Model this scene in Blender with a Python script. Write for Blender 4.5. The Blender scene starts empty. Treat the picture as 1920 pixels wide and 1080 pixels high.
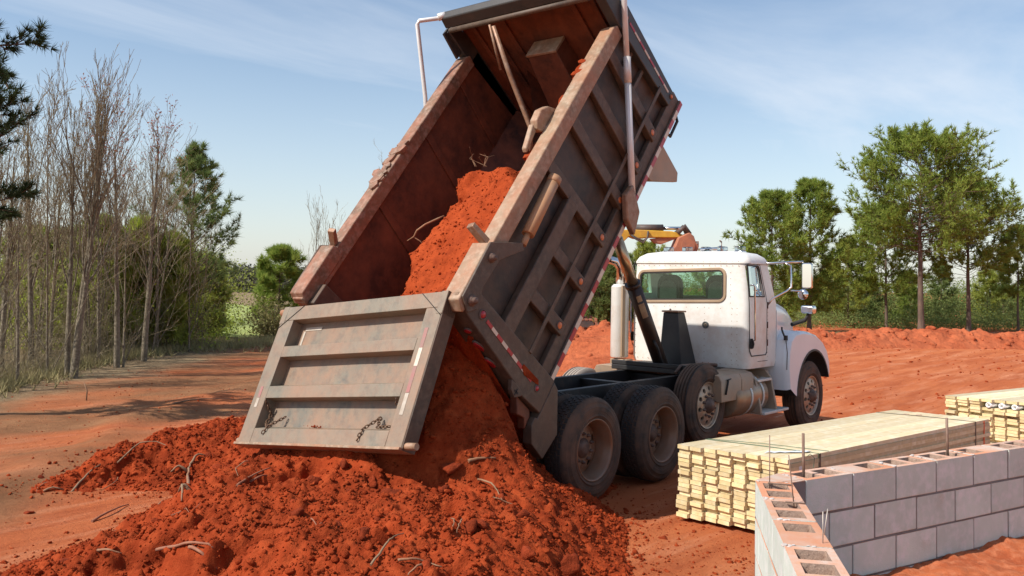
import bpy, bmesh, math, random
import numpy as np
from mathutils import Matrix, Vector

random.seed(7); rng = np.random.default_rng(11)
S = bpy.context.scene; COL = S.collection
R = math.radians

# ------------------------------------------------------------------ camera
CAM = np.array([-7.304, -6.268, 2.174]); FPX = 1642.97
_y, _p, _r = R(40.358), R(2.932), R(1.213)
FW = np.array([math.cos(_y)*math.cos(_p), math.sin(_y)*math.cos(_p), math.sin(_p)])
RT = np.array([math.sin(_y), -math.cos(_y), 0.0]); UP = np.cross(RT, FW)
RT, UP = math.cos(_r)*RT+math.sin(_r)*UP, -math.sin(_r)*RT+math.cos(_r)*UP
cd = bpy.data.cameras.new('camera'); co = bpy.data.objects.new('camera', cd); COL.objects.link(co)
m = Matrix.Identity(4)
for i in range(3):
    m[i][0], m[i][1], m[i][2], m[i][3] = RT[i], UP[i], -FW[i], CAM[i]
co.matrix_world = m
cd.sensor_width = 36; cd.lens = 36*FPX/1920; cd.shift_y = -94.77/1920; cd.clip_end = 3000; cd.clip_start = .05
S.camera = co

# ------------------------------------------------------------------ sky, sun, exposure
SUN = Vector((-.9, .35, 1.0)).normalized()
W = bpy.data.worlds.new('World'); S.world = W; W.use_nodes = True
wn, wl = W.node_tree.nodes, W.node_tree.links
sky = wn.new('ShaderNodeTexSky'); sky.sky_type = 'NISHITA'; sky.sun_disc = False
sky.sun_elevation = math.asin(SUN.z); sky.sun_rotation = math.atan2(SUN.x, SUN.y)
sky.air_density = 1.15; sky.dust_density = .9; sky.ozone_density = 2.0; sky.altitude = 200
tc = wn.new('ShaderNodeTexCoord')
sep = wn.new('ShaderNodeSeparateXYZ'); wl.new(tc.outputs['Generated'], sep.inputs[0])
mx = wn.new('ShaderNodeMath'); mx.operation = 'MAXIMUM'; mx.inputs[1].default_value = .16; wl.new(sep.outputs['Z'], mx.inputs[0])
pl = wn.new('ShaderNodeVectorMath'); pl.operation = 'DIVIDE'; wl.new(tc.outputs['Generated'], pl.inputs[0]); wl.new(mx.outputs[0], pl.inputs[1])
mp = wn.new('ShaderNodeMapping'); mp.inputs['Rotation'].default_value = (0, 0, R(-50)); mp.inputs['Scale'].default_value = (.22, .75, .22)
wl.new(pl.outputs[0], mp.inputs[0])
n1 = wn.new('ShaderNodeTexNoise'); n1.inputs['Scale'].default_value = 1.1; n1.inputs['Detail'].default_value = 9; n1.inputs['Roughness'].default_value = .58
n1.inputs['Distortion'].default_value = .55
wl.new(mp.outputs[0], n1.inputs[0])
rp = wn.new('ShaderNodeValToRGB'); rp.color_ramp.elements[0].position = .42; rp.color_ramp.elements[1].position = .86; rp.color_ramp.elements[0].color = (.03, .03, .03, 1)
rp.color_ramp.elements[1].color = (.78, .78, .78, 1); wl.new(n1.outputs[0], rp.inputs[0])
mixc = wn.new('ShaderNodeMix'); mixc.data_type = 'RGBA'; hz = wn.new('ShaderNodeMapRange'); hz.interpolation_type = 'SMOOTHSTEP'; hz.inputs[1].default_value = 0; hz.inputs[2].default_value = .34; hz.inputs[3].default_value = .40; hz.inputs[4].default_value = 0; wl.new(sep.outputs['Z'], hz.inputs[0])
ad = wn.new('ShaderNodeMath'); ad.operation = 'MAXIMUM'; wl.new(rp.outputs[0], ad.inputs[0]); wl.new(hz.outputs[0], ad.inputs[1]); wl.new(ad.outputs[0], mixc.inputs['Factor'])
wl.new(sky.outputs[0], mixc.inputs['A']); mixc.inputs['B'].default_value = (5.9, 6.3, 6.9, 1)
wl.new(mixc.outputs['Result'], wn['Background'].inputs[0]); wn['Background'].inputs[1].default_value = .128
sl = bpy.data.lights.new('sun', 'SUN'); so = bpy.data.objects.new('sun', sl); COL.objects.link(so)
sl.energy = 5.0; sl.angle = R(.55); sl.color = (1, .95, .87)
so.rotation_euler = SUN.to_track_quat('Z', 'Y').to_euler(); so.location = (-20, 10, 30)
S.view_settings.view_transform = 'Standard'; S.view_settings.look = 'None'; S.view_settings.gamma = 1
S.view_settings.use_curve_mapping = False; S.view_settings.exposure = 0.2

# ------------------------------------------------------------------ helpers
def fbm(x, y, seed=0, octv=5, gain=.5, lac=2.0):
    x = np.asarray(x, float); y = np.asarray(y, float); out = np.zeros(np.broadcast(x, y).shape); a = 1.; tot = 0
    for o in range(octv):
        xi = np.floor(x).astype(np.int64); yi = np.floor(y).astype(np.int64); fx = x-xi; fy = y-yi
        def h(i, j):
            n = (i*374761393+j*668265263+(seed+o*17)*1442695041) & 0x7fffffff
            n = ((n ^ (n >> 13))*1274126177) & 0x7fffffff
            n = n ^ (n >> 16)
            return (n & 0xffff)/65535.*2-1
        u = fx*fx*(3-2*fx); w = fy*fy*(3-2*fy)
        out = out+a*((h(xi, yi)*(1-u)+h(xi+1, yi)*u)*(1-w)+(h(xi, yi+1)*(1-u)+h(xi+1, yi+1)*u)*w)
        tot += a; a *= gain; x = x*lac+3.7; y = y*lac+1.3
    return out/tot
def sstep(a, b, x):
    t = np.clip((x-a)/(b-a), 0, 1); return t*t*(3-2*t)
def np_mesh(name, V, Fc, mats=None, smooth=False, fmat=None, attr=None):
    V = np.asarray(V, np.float32); Fc = np.asarray(Fc, np.int32); k = Fc.shape[1]
    me = bpy.data.meshes.new(name); me.vertices.add(len(V)); me.vertices.foreach_set('co', V.ravel())
    me.loops.add(Fc.size); me.loops.foreach_set('vertex_index', Fc.ravel())
    me.polygons.add(len(Fc)); me.polygons.foreach_set('loop_start', np.arange(0, Fc.size, k, dtype=np.int32))
    me.polygons.foreach_set('loop_total', np.full(len(Fc), k, np.int32))
    if smooth: me.polygons.foreach_set('use_smooth', np.ones(len(Fc), bool))
    for a in (mats or []): me.materials.append(a)
    if fmat is not None: me.polygons.foreach_set('material_index', np.asarray(fmat, np.int32))
    if attr is not None:
        for nm, val in attr.items():
            at = me.attributes.new(nm, 'FLOAT', 'POINT'); at.data.foreach_set('value', np.asarray(val, np.float32))
    me.update(calc_edges=True); me.validate(); return me
BASE = {}
def link(name, me, parent=None, loc=(0, 0, 0)):
    o = bpy.data.objects.new(name, me); COL.objects.link(o); o.location = loc
    if parent is not None:
        o.parent = parent; BASE[o.name] = BASE[parent.name]
    else: BASE[o.name] = Vector(loc)
    return o
def tag(o, label=None, cat=None, group=None, kind=None):
    if label: o['label'] = label
    if cat: o['category'] = cat
    if group: o['group'] = group
    if kind: o['kind'] = kind
    return o
def thing(name, label, cat, loc=(0, 0, 0), group=None):
    o = bpy.data.objects.new(name, None); COL.objects.link(o); o.location = loc; BASE[o.name] = Vector(loc)
    o.empty_display_size = .2
    return tag(o, label, cat, group)

class MB:
    """collects shapes (world coordinates, or local ones through M) into one mesh"""
    def __init__(s, M=None): s.v = []; s.f = []; s.mi = []; s.sm = []; s.M = M or Matrix.Identity(4); s.cur = 0
    def add(s, vs, fs, smooth=False):
        n = len(s.v); s.v += [s.M @ Vector(p) for p in vs]
        for f in fs: s.f.append([n+i for i in f]); s.mi.append(s.cur); s.sm.append(smooth)
        return s
    def box(s, a, b):
        (x0, y0, z0), (x1, y1, z1) = [min(p) for p in zip(a, b)], [max(p) for p in zip(a, b)]
        return s.add([(x0, y0, z0), (x1, y0, z0), (x1, y1, z0), (x0, y1, z0), (x0, y0, z1), (x1, y0, z1), (x1, y1, z1), (x0, y1, z1)],
                     [(3, 2, 1, 0), (4, 5, 6, 7), (0, 1, 5, 4), (1, 2, 6, 5), (2, 3, 7, 6), (3, 0, 4, 7)])
    def hexa(s, p):   # 8 corners: bottom loop 4, top loop 4
        return s.add(p, [(3, 2, 1, 0), (4, 5, 6, 7), (0, 1, 5, 4), (1, 2, 6, 5), (2, 3, 7, 6), (3, 0, 4, 7)])
    def prism(s, poly, ax, a, b):   # poly in the two other axes (cyclic order xyz), extruded along ax from a to b
        def mk(q, t): return [(t, q[0], q[1]), (q[0], t, q[1]), (q[0], q[1], t)][ax]
        n = len(poly); vs = [mk(q, a) for q in poly]+[mk(q, b) for q in poly]
        fs = [tuple(range(n))[::-1], tuple(range(n, 2*n))]+[(i, (i+1) % n, n+(i+1) % n, n+i) for i in range(n)]
        return s.add(vs, fs)
    def tube(s, pts, rad, n=8, cap=True):
        pts = [Vector(p) for p in pts]; k = len(pts); rad = rad if isinstance(rad, (list, tuple)) else [rad]*k
        vs = []; ref = None
        for i, p in enumerate(pts):
            d = (pts[min(i+1, k-1)]-pts[max(i-1, 0)]).normalized()
            if ref is None:
                ref = d.orthogonal().normalized()
            ref = (ref-d*ref.dot(d)).normalized(); o = d.cross(ref)
            for j in range(n):
                t = 2*math.pi*j/n; vs.append(p+(ref*math.cos(t)+o*math.sin(t))*rad[i])
        fs = [(i*n+j, i*n+(j+1) % n, (i+1)*n+(j+1) % n, (i+1)*n+j) for i in range(k-1) for j in range(n)]
        s.add(vs, fs, n > 5)
        if cap: s.add([], []); b = len(s.v)-len(vs); s.f += [[b+j for j in range(n)][::-1], [b+(k-1)*n+j for j in range(n)]]; s.mi += [s.cur]*2; s.sm += [False]*2
        return s
    def lathe(s, prof, M, n=32, closed=True):   # prof: (radius, axial); axis = local z of M
        vs = []; k = len(prof)
        for r, h in prof:
            for j in range(n):
                t = 2*math.pi*j/n; vs.append(M @ Vector((r*math.cos(t), r*math.sin(t), h)))
        rng_ = range(k if closed else k-1)
        fs = [(i*n+j, i*n+(j+1) % n, ((i+1) % k)*n+(j+1) % n, ((i+1) % k)*n+j) for i in rng_ for j in range(n)]
        return s.add(vs, fs, True)
    def mesh(s, name, mats, base=Vector((0, 0, 0)), fix=True):
        me = bpy.data.meshes.new(name); me.from_pydata([tuple(v-base) for v in s.v], [], s.f)
        for a in (mats if isinstance(mats, (list, tuple)) else [mats]): me.materials.append(a)
        me.polygons.foreach_set('material_index', s.mi); me.polygons.foreach_set('use_smooth', s.sm)
        if fix:
            b = bmesh.new(); b.from_mesh(me); bmesh.ops.recalc_face_normals(b, faces=b.faces); b.to_mesh(me); b.free()
        me.update(); return me
    def build(s, name, mats, parent=None, bev=0, seg=2, loc=None):
        base = BASE[parent.name] if parent is not None else Vector(loc or (0, 0, 0))
        o = link(name, s.mesh(name, mats, base), parent, (0, 0, 0) if parent is not None else base)
        if bev:
            md = o.modifiers.new('bevel', 'BEVEL'); md.width = bev; md.segments = seg; md.limit_method = 'ANGLE'; md.angle_limit = R(35)
            for p in o.data.polygons: p.use_smooth = True
            o.data.set_sharp_from_angle(angle=R(38))
        return o
def smooth_angle(o, a=38):
    for p in o.data.polygons: p.use_smooth = True
    o.data.set_sharp_from_angle(angle=R(a)); return o
def boolean(o, cutter_mesh):
    c = bpy.data.objects.new('cutter', cutter_mesh); COL.objects.link(c); c.matrix_world = Matrix.Translation(BASE[o.name])
    md = o.modifiers.new('b', 'BOOLEAN'); md.operation = 'DIFFERENCE'; md.object = c; md.solver = 'EXACT'
    bpy.context.view_layer.update(); dg = bpy.context.evaluated_depsgraph_get()
    me = bpy.data.meshes.new_from_object(o.evaluated_get(dg)); o.modifiers.clear(); o.data = me
    bpy.data.objects.remove(c); return o
def rrect(x0, y0, x1, y1, r, n=5):
    out = []
    for cx, cy, a0 in ((x1-r, y1-r, 0), (x0+r, y1-r, 90), (x0+r, y0+r, 180), (x1-r, y0+r, 270)):
        for i in range(n+1):
            a = R(a0+90*i/n); out.append((cx+r*math.cos(a), cy+r*math.sin(a)))
    return out
def at(px, depth, z=0.0):   # a place on the ground seen at image column px, at that depth
    d = FW+RT*(px-960)/FPX; q = CAM+d*depth; return Vector((q[0], q[1], z))
def zat(py, depth, px=960): return float((CAM+(FW+RT*(px-960)/FPX-UP*(py-540+94.77)/FPX)*depth)[2])

# ------------------------------------------------------------------ materials
def mat(name, c1, c2=None, scale=4, rough=.8, metal=0, bump=0, bscale=40, dust=None, damt=.5, dscale=3, stretch=None, rand=0, spec=.5, lo=.35, hi=.65, trans=0, c3=None, coat=0, tonorm=None):
    M = bpy.data.materials.new(name); M.use_nodes = True; n, l = M.node_tree.nodes, M.node_tree.links; b = n['Principled BSDF']
    b.inputs['Roughness'].default_value = rough; b.inputs['Metallic'].default_value = metal; b.inputs['Specular IOR Level'].default_value = spec
    b.inputs['Coat Weight'].default_value = coat
    t = n.new('ShaderNodeTexCoord'); vec = t.outputs['Object']
    if rand:
        oi = n.new('ShaderNodeObjectInfo'); av = n.new('ShaderNodeVectorMath'); av.operation = 'ADD'
        sc = n.new('ShaderNodeVectorMath'); sc.operation = 'SCALE'; cb = n.new('ShaderNodeCombineXYZ')
        for i in range(3): l.new(oi.outputs['Random'], cb.inputs[i])
        l.new(cb.outputs[0], sc.inputs[0]); sc.inputs['Scale'].default_value = 37; l.new(vec, av.inputs[0]); l.new(sc.outputs[0], av.inputs[1]); vec = av.outputs[0]
    if stretch:
        mpn = n.new('ShaderNodeMapping'); mpn.inputs['Scale'].default_value = stretch; l.new(vec, mpn.inputs[0]); svec = mpn.outputs[0]
    else: svec = vec
    def noise(v, sc, det=6, ro=.6):
        q = n.new('ShaderNodeTexNoise'); q.inputs['Scale'].default_value = sc; q.inputs['Detail'].default_value = det; q.inputs['Roughness'].default_value = ro
        l.new(v, q.inputs[0]); return q.outputs[0]
    def ramp(f, a, bb):
        q = n.new('ShaderNodeMapRange'); q.inputs[1].default_value = a; q.inputs[2].default_value = bb; l.new(f, q.inputs[0]); return q.outputs[0]
    def mix(f, a, bb):
        q = n.new('ShaderNodeMix'); q.data_type = 'RGBA'
        if isinstance(f, float): q.inputs['Factor'].default_value = f
        else: l.new(f, q.inputs['Factor'])
        for s_, k in ((a, 'A'), (bb, 'B')):
            if isinstance(s_, tuple): q.inputs[k].default_value = (*s_, 1)
            else: l.new(s_, q.inputs[k])
        return q.outputs['Result']
    colr = mix(ramp(noise(svec, scale), lo, hi), c1, c2) if c2 else c1
    if c3: colr = mix(ramp(noise(vec, scale*5.3, 4), .45, .72), colr, c3)
    if dust:
        f = ramp(noise(vec, dscale, 8, .68), 1-damt-.22, 1-damt+.22)
        if tonorm:
            g = n.new('ShaderNodeNewGeometry'); sx = n.new('ShaderNodeSeparateXYZ'); l.new(g.outputs['Normal'], sx.inputs[0])
            up = ramp(sx.outputs['Z'], tonorm[0], tonorm[1]); mm = n.new('ShaderNodeMath'); mm.operation = 'MULTIPLY'
            l.new(f, mm.inputs[0]); l.new(up, mm.inputs[1]); f = mm.outputs[0]
        colr = mix(f, colr, dust)
    if rand:
        hv = n.new('ShaderNodeHueSaturation'); mr = n.new('ShaderNodeMapRange'); mr.inputs[3].default_value = 1-rand; mr.inputs[4].default_value = 1+rand
        l.new(oi.outputs['Random'], mr.inputs[0]); l.new(mr.outputs[0], hv.inputs['Value'])
        if isinstance(colr, tuple): hv.inputs['Color'].default_value = (*colr, 1)
        else: l.new(colr, hv.inputs['Color'])
        colr = hv.outputs[0]
    if isinstance(colr, tuple): b.inputs['Base Color'].default_value = (*colr, 1)
    else: l.new(colr, b.inputs['Base Color'])
    if bump:
        bp = n.new('ShaderNodeBump'); bp.inputs['Strength'].default_value = 1; bp.inputs['Distance'].default_value = bump
        l.new(noise(svec, bscale, 8, .65), bp.inputs['Height']); l.new(bp.outputs[0], b.inputs['Normal'])
    if trans:
        tr = n.new('ShaderNodeBsdfTranslucent'); ms = n.new('ShaderNodeMixShader'); ms.inputs[0].default_value = trans
        if isinstance(colr, tuple): tr.inputs[0].default_value = (*colr, 1)
        else: l.new(colr, tr.inputs[0])
        l.new(b.outputs[0], ms.inputs[1]); l.new(tr.outputs[0], ms.inputs[2]); l.new(ms.outputs[0], n['Material Output'].inputs[0])
    return M
CLAY = (.315, .047, .0135); CLAY2 = (.17, .025, .008); DUSTC = (.44, .20, .11)
m_clay = mat('red_clay', CLAY, CLAY2, 1.7, .95, bump=.016, bscale=45, c3=(.37, .066, .020), spec=.05)
m_clod = mat('clay_clod', (.27, .040, .0115), (.17, .026, .008), 9, .95, bump=.016, bscale=55, spec=.15, rand=.18)
m_load = mat('load_soil', (.38, .064, .018), (.30, .047, .013), 2, .95, bump=.012, bscale=45, spec=.05, c3=(.23, .035, .011))
m_steel = mat('painted_steel', (.082, .057, .040), (.052, .038, .028), 2.5, .6, bump=.002, bscale=50, dust=(.125, .064, .037), damt=.42, dscale=2.2, c3=(.125, .092, .066))
m_sheet = mat('side_sheet', (.027, .019, .014), (.013, .011, .009), 1.6, .55, bump=.002, bscale=30, dust=(.12, .055, .028), damt=.38, dscale=1.7, c3=(.052, .033, .02))
m_frontsteel = mat('black_steel', (.035, .032, .031), (.05, .045, .042), 2.5, .5, bump=.001, bscale=60, dust=(.12, .08, .06), damt=.25, dscale=3)
m_rail = mat('top_rail_steel', (.31, .225, .145), (.20, .13, .08), 3, .6, bump=.003, bscale=40, dust=(.36, .13, .055), damt=.42, dscale=4, c3=(.42, .32, .23))
m_inside = mat('rusty_lining', (.070, .024, .015), (.034, .014, .011), 1.6, .6, bump=.004, bscale=14, dust=(.25, .072, .032), damt=.42, dscale=2.0, c3=(.13, .043, .024), stretch=(1, 1, .45))
m_gate = mat('tailgate_steel', (.185, .160, .118), (.23, .182, .13), 1.8, .55, bump=.003, bscale=40, dust=(.32, .165, .095), damt=.40, dscale=2.4, c3=(.125, .115, .09), stretch=(1, 1, .4))
m_gatepanel = mat('tailgate_panel_steel', (.145, .135, .106), (.20, .165, .118), 2.2, .55, bump=.003, bscale=30, dust=(.31, .16, .09), damt=.44, dscale=3.1, c3=(.09, .09, .078), stretch=(1, 1.5, .35))
m_railin = mat('shaded_rail_steel', (.19, .115, .068), (.12, .068, .04), 3, .6, bump=.002, bscale=70, dust=(.36, .12, .06), damt=.4, dscale=5, c3=(.34, .24, .18))  # top rail steel darkened for the left: inner side's shade put into colour
m_black = mat('chassis_black', (.016, .015, .015), (.03, .026, .024), 5, .55, bump=.001, bscale=60, dust=(.12, .06, .04), damt=.2, dscale=4)
m_rubber = mat('dusty_rubber', (.036, .027, .021), (.072, .049, .034), 4, .85, bump=.002, bscale=60, dust=(.17, .080, .045), damt=.44, dscale=4)
m_tread = mat('tread_rubber', (.028, .023, .021), (.05, .038, .032), 6, .85, bump=.002, bscale=60, dust=(.13, .06, .04), damt=.3, dscale=5)
m_palerub = mat('pale_dusty_rubber', (.38, .32, .27), (.30, .25, .21), 4, .9, bump=.001, bscale=80)
m_rim = mat('rusty_rim', (.32, .20, .13), (.20, .105, .06), 4, .5, metal=.25, bump=.001, bscale=60, dust=(.26, .11, .05), damt=.45, dscale=6, c3=(.38, .28, .21))
m_rimlip = mat('rim_barrel_steel', (.28, .20, .15), (.20, .115, .07), 3, .45, metal=.25, dust=(.27, .12, .06), damt=.5, dscale=5)
m_alu = mat('brushed_wheel_alloy', (.52, .44, .36), (.42, .32, .23), 6, .42, metal=.45, bump=.0006, bscale=80, dust=(.42, .23, .12), damt=.4, dscale=7)
m_hub = mat('hub_rust', (.10, .055, .04), (.18, .11, .08), 12, .6, metal=.2, bump=.002, bscale=60)
m_white = mat('cab_white_paint', (.80, .785, .745), (.76, .735, .69), 2, .35, spec=.5, dust=(.56, .37, .25), damt=.31, dscale=2.2, coat=.1, c3=(.74, .70, .64))
m_fender = mat('hood_white_paint', (.76, .775, .79), (.72, .73, .74), 2, .3, dust=(.58, .47, .39), damt=.14, dscale=3, coat=.4)
m_gap = mat('panel_gap', (.03, .026, .024), rough=.8)
m_chrome = mat('chrome', (.78, .78, .78), (.66, .64, .62), 7, .14, metal=1)
m_stack = mat('exhaust_guard_steel', (.64, .61, .55), (.70, .68, .63), 3, .4, metal=.15, dust=(.5, .36, .25), damt=.28, dscale=4)
m_redf = mat('faded_red_strip', (.34, .13, .115), (.27, .16, .13), 14, .5)
m_whtf = mat('dirty_white_strip', (.46, .40, .33), (.36, .29, .22), 14, .5)
m_rod = mat('hoist_rod_brass', (.62, .47, .30), (.50, .36, .22), 3, .28, metal=.8, stretch=(.6, .6, .6))
m_sleeve = mat('hoist_sleeve_paint', (.035, .020, .014), (.055, .032, .022), 4, .42, dust=(.11, .06, .04), damt=.25, dscale=5)
m_yellowdecal = mat('worn_decal', (.50, .38, .22), (.35, .22, .13), 9, .7)
m_seal = mat('rubber_window_seal', (.36, .25, .155), (.26, .17, .10), 6, .6, dust=(.5, .36, .24), damt=.4)
m_badge = mat('badge_metal', (.20, .21, .20), (.10, .10, .095), 60, .35, metal=.5)
m_tan = mat('tan_dusty_metal', (.36, .275, .20), (.27, .19, .13), 3, .5, metal=.15, bump=.001, bscale=60, dust=(.42, .25, .15), damt=.4, dscale=5)
m_tank = mat('dirty_fuel_tank', (.40, .30, .21), (.24, .155, .095), 3, .36, metal=.4, dust=(.40, .22, .12), damt=.42, dscale=4)
m_red = mat('red_reflector', (.42, .02, .03), (.34, .018, .028), 30, .35, spec=.6)
m_wht = mat('white_reflector', (.66, .56, .46), (.58, .46, .35), 12, .4, spec=.6)
m_amber = mat('amber_lens', (.60, .16, .04), (.48, .11, .03), 20, .35)
m_ring = mat('lamp_grommet', (.12, .085, .07), rough=.8)
m_pole = mat('tarp_arm_alloy', (.62, .58, .54), (.72, .70, .68), 2, .4, metal=.2, dust=(.48, .34, .24), damt=.14, dscale=1.6)
m_orange = mat('air_tube_tan', (.42, .21, .09), (.33, .15, .065), 5, .6, dust=(.42, .25, .15), damt=.4)
m_chain = mat('chain_rust', (.18, .10, .055), (.10, .055, .035), 20, .6, metal=.4)
m_seat = mat('seat_vinyl', (.035, .04, .04), (.05, .05, .048), 5, .6)
m_seatpad = mat('seat_cloth', (.17, .18, .165), (.14, .145, .135), 8, .8)
m_mirror = mat('mirror_glass', (.85, .87, .9), rough=.03, metal=1)
def glass(name, tint, refl=1.0):
    M = bpy.data.materials.new(name); M.use_nodes = True; n, l = M.node_tree.nodes, M.node_tree.links; n.remove(n['Principled BSDF'])
    t = n.new('ShaderNodeBsdfTransparent'); t.inputs[0].default_value = (*tint, 1); g = n.new('ShaderNodeBsdfGlossy'); g.inputs['Roughness'].default_value = .03
    fr = n.new('ShaderNodeFresnel'); fr.inputs[0].default_value = 1.5; mu = n.new('ShaderNodeMath'); mu.operation = 'MULTIPLY_ADD'; mu.inputs[1].default_value = refl; mu.inputs[2].default_value = .02
    l.new(fr.outputs[0], mu.inputs[0]); ms = n.new('ShaderNodeMixShader'); l.new(mu.outputs[0], ms.inputs[0]); l.new(t.outputs[0], ms.inputs[1]); l.new(g.outputs[0], ms.inputs[2])
    l.new(ms.outputs[0], n['Material Output'].inputs[0]); return M
m_glass = glass('green_tinted_glass', (.76, .92, .84), .75)
m_lens = glass('clear_lens', (.75, .82, .88), 2.0)
# ------------------------------------------------------------------ ground
def axis(lo, hi, d, far):
    core = list(np.arange(lo, hi, d)); s = d; a = core[-1]
    while a < far: s *= 1.12; a += s; core.append(a)
    s = d; a = core[0]; left = []
    while a > -far: s *= 1.12; a -= s; left.append(a)
    return np.array(left[::-1]+core)
TLN = np.array([-1.4, 10.2]); TLD = np.array([.77, .638])      # foot of the tree line
def treeline(x, y): return (x-TLN[0])*(-TLD[1])+(y-TLN[1])*TLD[0]     # >0 inside the wood
def ground_z(x, y):
    t = treeline(x, y); d = np.hypot(x+7, y+6)
    z = .035*fbm(x*.35, y*.35, 3, 3)+.022*fbm(x*1.7, y*1.7, 5, 4)+.008*fbm(x*9, y*9, 8, 3)
    z = z+.05*sstep(-2.6, -.3, t)*(x < 30)*(.6+.5*fbm(x*.5, y*.5, 9, 2))
    z = z+.07*np.exp(-((t+3.4+.5*fbm(x*.4, y*.4, 4, 2))/.35)**2)*(x < 25)       # ridge pushed up by a blade
    # tyre ruts on the haul road
    for k, off in enumerate((-1.1, .75, 2.6, 4.5)):
        r_ = (y+x*.02+off*1.3+.35*np.sin(x*.23+k))
        z = z-.03*np.exp(-(r_/.22)**2)*(x > 6)*(x < 34)
    return z
gx = axis(-9.0, 10.0, .07, 900); gy = axis(-8.0, 17.0, .07, 900)
X, Y = np.meshgrid(gx, gy, indexing='ij'); Z = ground_z(X, Y); nx, ny = X.shape
I = np.arange(nx*ny).reshape(nx, ny)
quads = np.stack([I[:-1, :-1], I[1:, :-1], I[1:, 1:], I[:-1, 1:]], -1).reshape(-1, 4)
T = treeline(X, Y)
path = sstep(-4.9, -3.9, T+.7*fbm(X*.35, Y*.35, 31, 4))*(X < 40)*sstep(.25, -.25, fbm(X*.22+Y*.1, Y*.5, 33, 4)-.28*sstep(-1.5, -3.2, T)*0+.0)
litter = sstep(-1.6, .2, T+.9*fbm(X*.9, Y*.9, 41, 4))
gme = np_mesh('ground', np.stack([X, Y, Z], -1).reshape(-1, 3), quads, None, True, None, {'path': path.ravel(), 'litter': litter.ravel()})
def ground_mat():
    M = bpy.data.materials.new('site_ground'); M.use_nodes = True; n, l = M.node_tree.nodes, M.node_tree.links; b = n['Principled BSDF']; b.inputs['Roughness'].default_value = .95; b.inputs['Specular IOR Level'].default_value = .15
    t = n.new('ShaderNodeTexCoord')
    def noise(sc, det=8, ro=.62, st=None):
        v = t.outputs['Object']
        if st: mm = n.new('ShaderNodeMapping'); mm.inputs['Scale'].default_value = st; mm.inputs['Rotation'].default_value = (0, 0, R(-12)); l.new(v, mm.inputs[0]); v = mm.outputs[0]
        q = n.new('ShaderNodeTexNoise'); q.inputs['Scale'].default_value = sc; q.inputs['Detail'].default_value = det; q.inputs['Roughness'].default_value = ro; l.new(v, q.inputs[0]); return q.outputs[0]
    def rmp(f, a, bb):
        q = n.new('ShaderNodeMapRange'); q.inputs[1].default_value = a; q.inputs[2].default_value = bb; l.new(f, q.inputs[0]); return q.outputs[0]
    def mix(f, a, bb):
        q = n.new('ShaderNodeMix'); q.data_type = 'RGBA'; l.new(f, q.inputs['Factor'])
        for s_, k in ((a, 'A'), (bb, 'B')):
            if isinstance(s_, tuple): q.inputs[k].default_value = (*s_, 1)
            else: l.new(s_, q.inputs[k])
        return q.outputs['Result']
    def attr(nm): q = n.new('ShaderNodeAttribute'); q.attribute_name = nm; return q.outputs['Fac']
    def mul(a, bb): q = n.new('ShaderNodeMath'); q.operation = 'MULTIPLY'; l.new(a, q.inputs[0]); l.new(bb, q.inputs[1]); return q.outputs[0]
    red = mix(rmp(noise(.35), .38, .62), (.54, .165, .062), (.47, .12, .040)); red = mix(rmp(noise(.8, 10, .72, (.3, 2.4, 1)), .46, .60), red, (.40, .098, .034)); red = mix(rmp(noise(1.3, 10, .7, (.25, 1.6, 1)), .50, .68), red, (.60, .235, .118)); red = mix(rmp(noise(7, 8, .7), .56, .75), red, (.42, .105, .04))
    pth = mix(rmp(noise(1.1, 9, .68), .36, .62), (.33, .155, .072), (.215, .092, .040)); pth = mix(rmp(noise(.6, 6, .6, (.3, 1, 1)), .50, .64), pth, (.43, .145, .055)); pth = mix(rmp(noise(16, 6, .7), .55, .7), pth, (.20, .10, .046))
    lit = mix(rmp(noise(3, 9, .7), .38, .62), (.30, .21, .12), (.15, .095, .05)); lit = mix(rmp(noise(40, 4, .7), .5, .65), lit, (.37, .29, .17))
    c = mix(attr('path'), red, pth); c = mix(attr('litter'), c, lit)
    # pale dried puddle marks
    c = mix(mul(rmp(noise(.55, 6, .6, (.35, 2.2, 1)), .66, .74), rmp(noise(9, 4), .45, .6)), c, (.60, .36, .24))
    l.new(c, b.inputs['Base Color']); bp = n.new('ShaderNodeBump'); bp.inputs['Distance'].default_value = .045; l.new(noise(11, 12, .78), bp.inputs['Height']); l.new(bp.outputs[0], b.inputs['Normal']); return M
m_ground = ground_mat(); gme.materials.append(m_ground)
tag(link('ground', gme), kind='structure')

# bright meadow beyond the wood edge
m_meadow = mat('meadow_grass', (.22, .29, .05), (.31, .34, .09), 3, .9, bump=.03, bscale=6, c3=(.36, .36, .14))
mq = [at(345, 30.5), at(490, 30.5), at(520, 60), at(380, 75)]
vs, fs = [], []
for i in range(13):
    for j in range(9):
        a = mq[0].lerp(mq[3], i/12); c = mq[1].lerp(mq[2], i/12); p = a.lerp(c, j/8); vs.append((p.x, p.y, .06+float(ground_z(p.x, p.y))+.05*fbm(p.x, p.y, 2, 2)))
for i in range(12):
    for j in range(8): fs.append((i*9+j, i*9+j+1, (i+1)*9+j+1, (i+1)*9+j))
tag(link('meadow', np_mesh('meadow', vs, fs, [m_meadow], True)), kind='structure')

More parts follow.
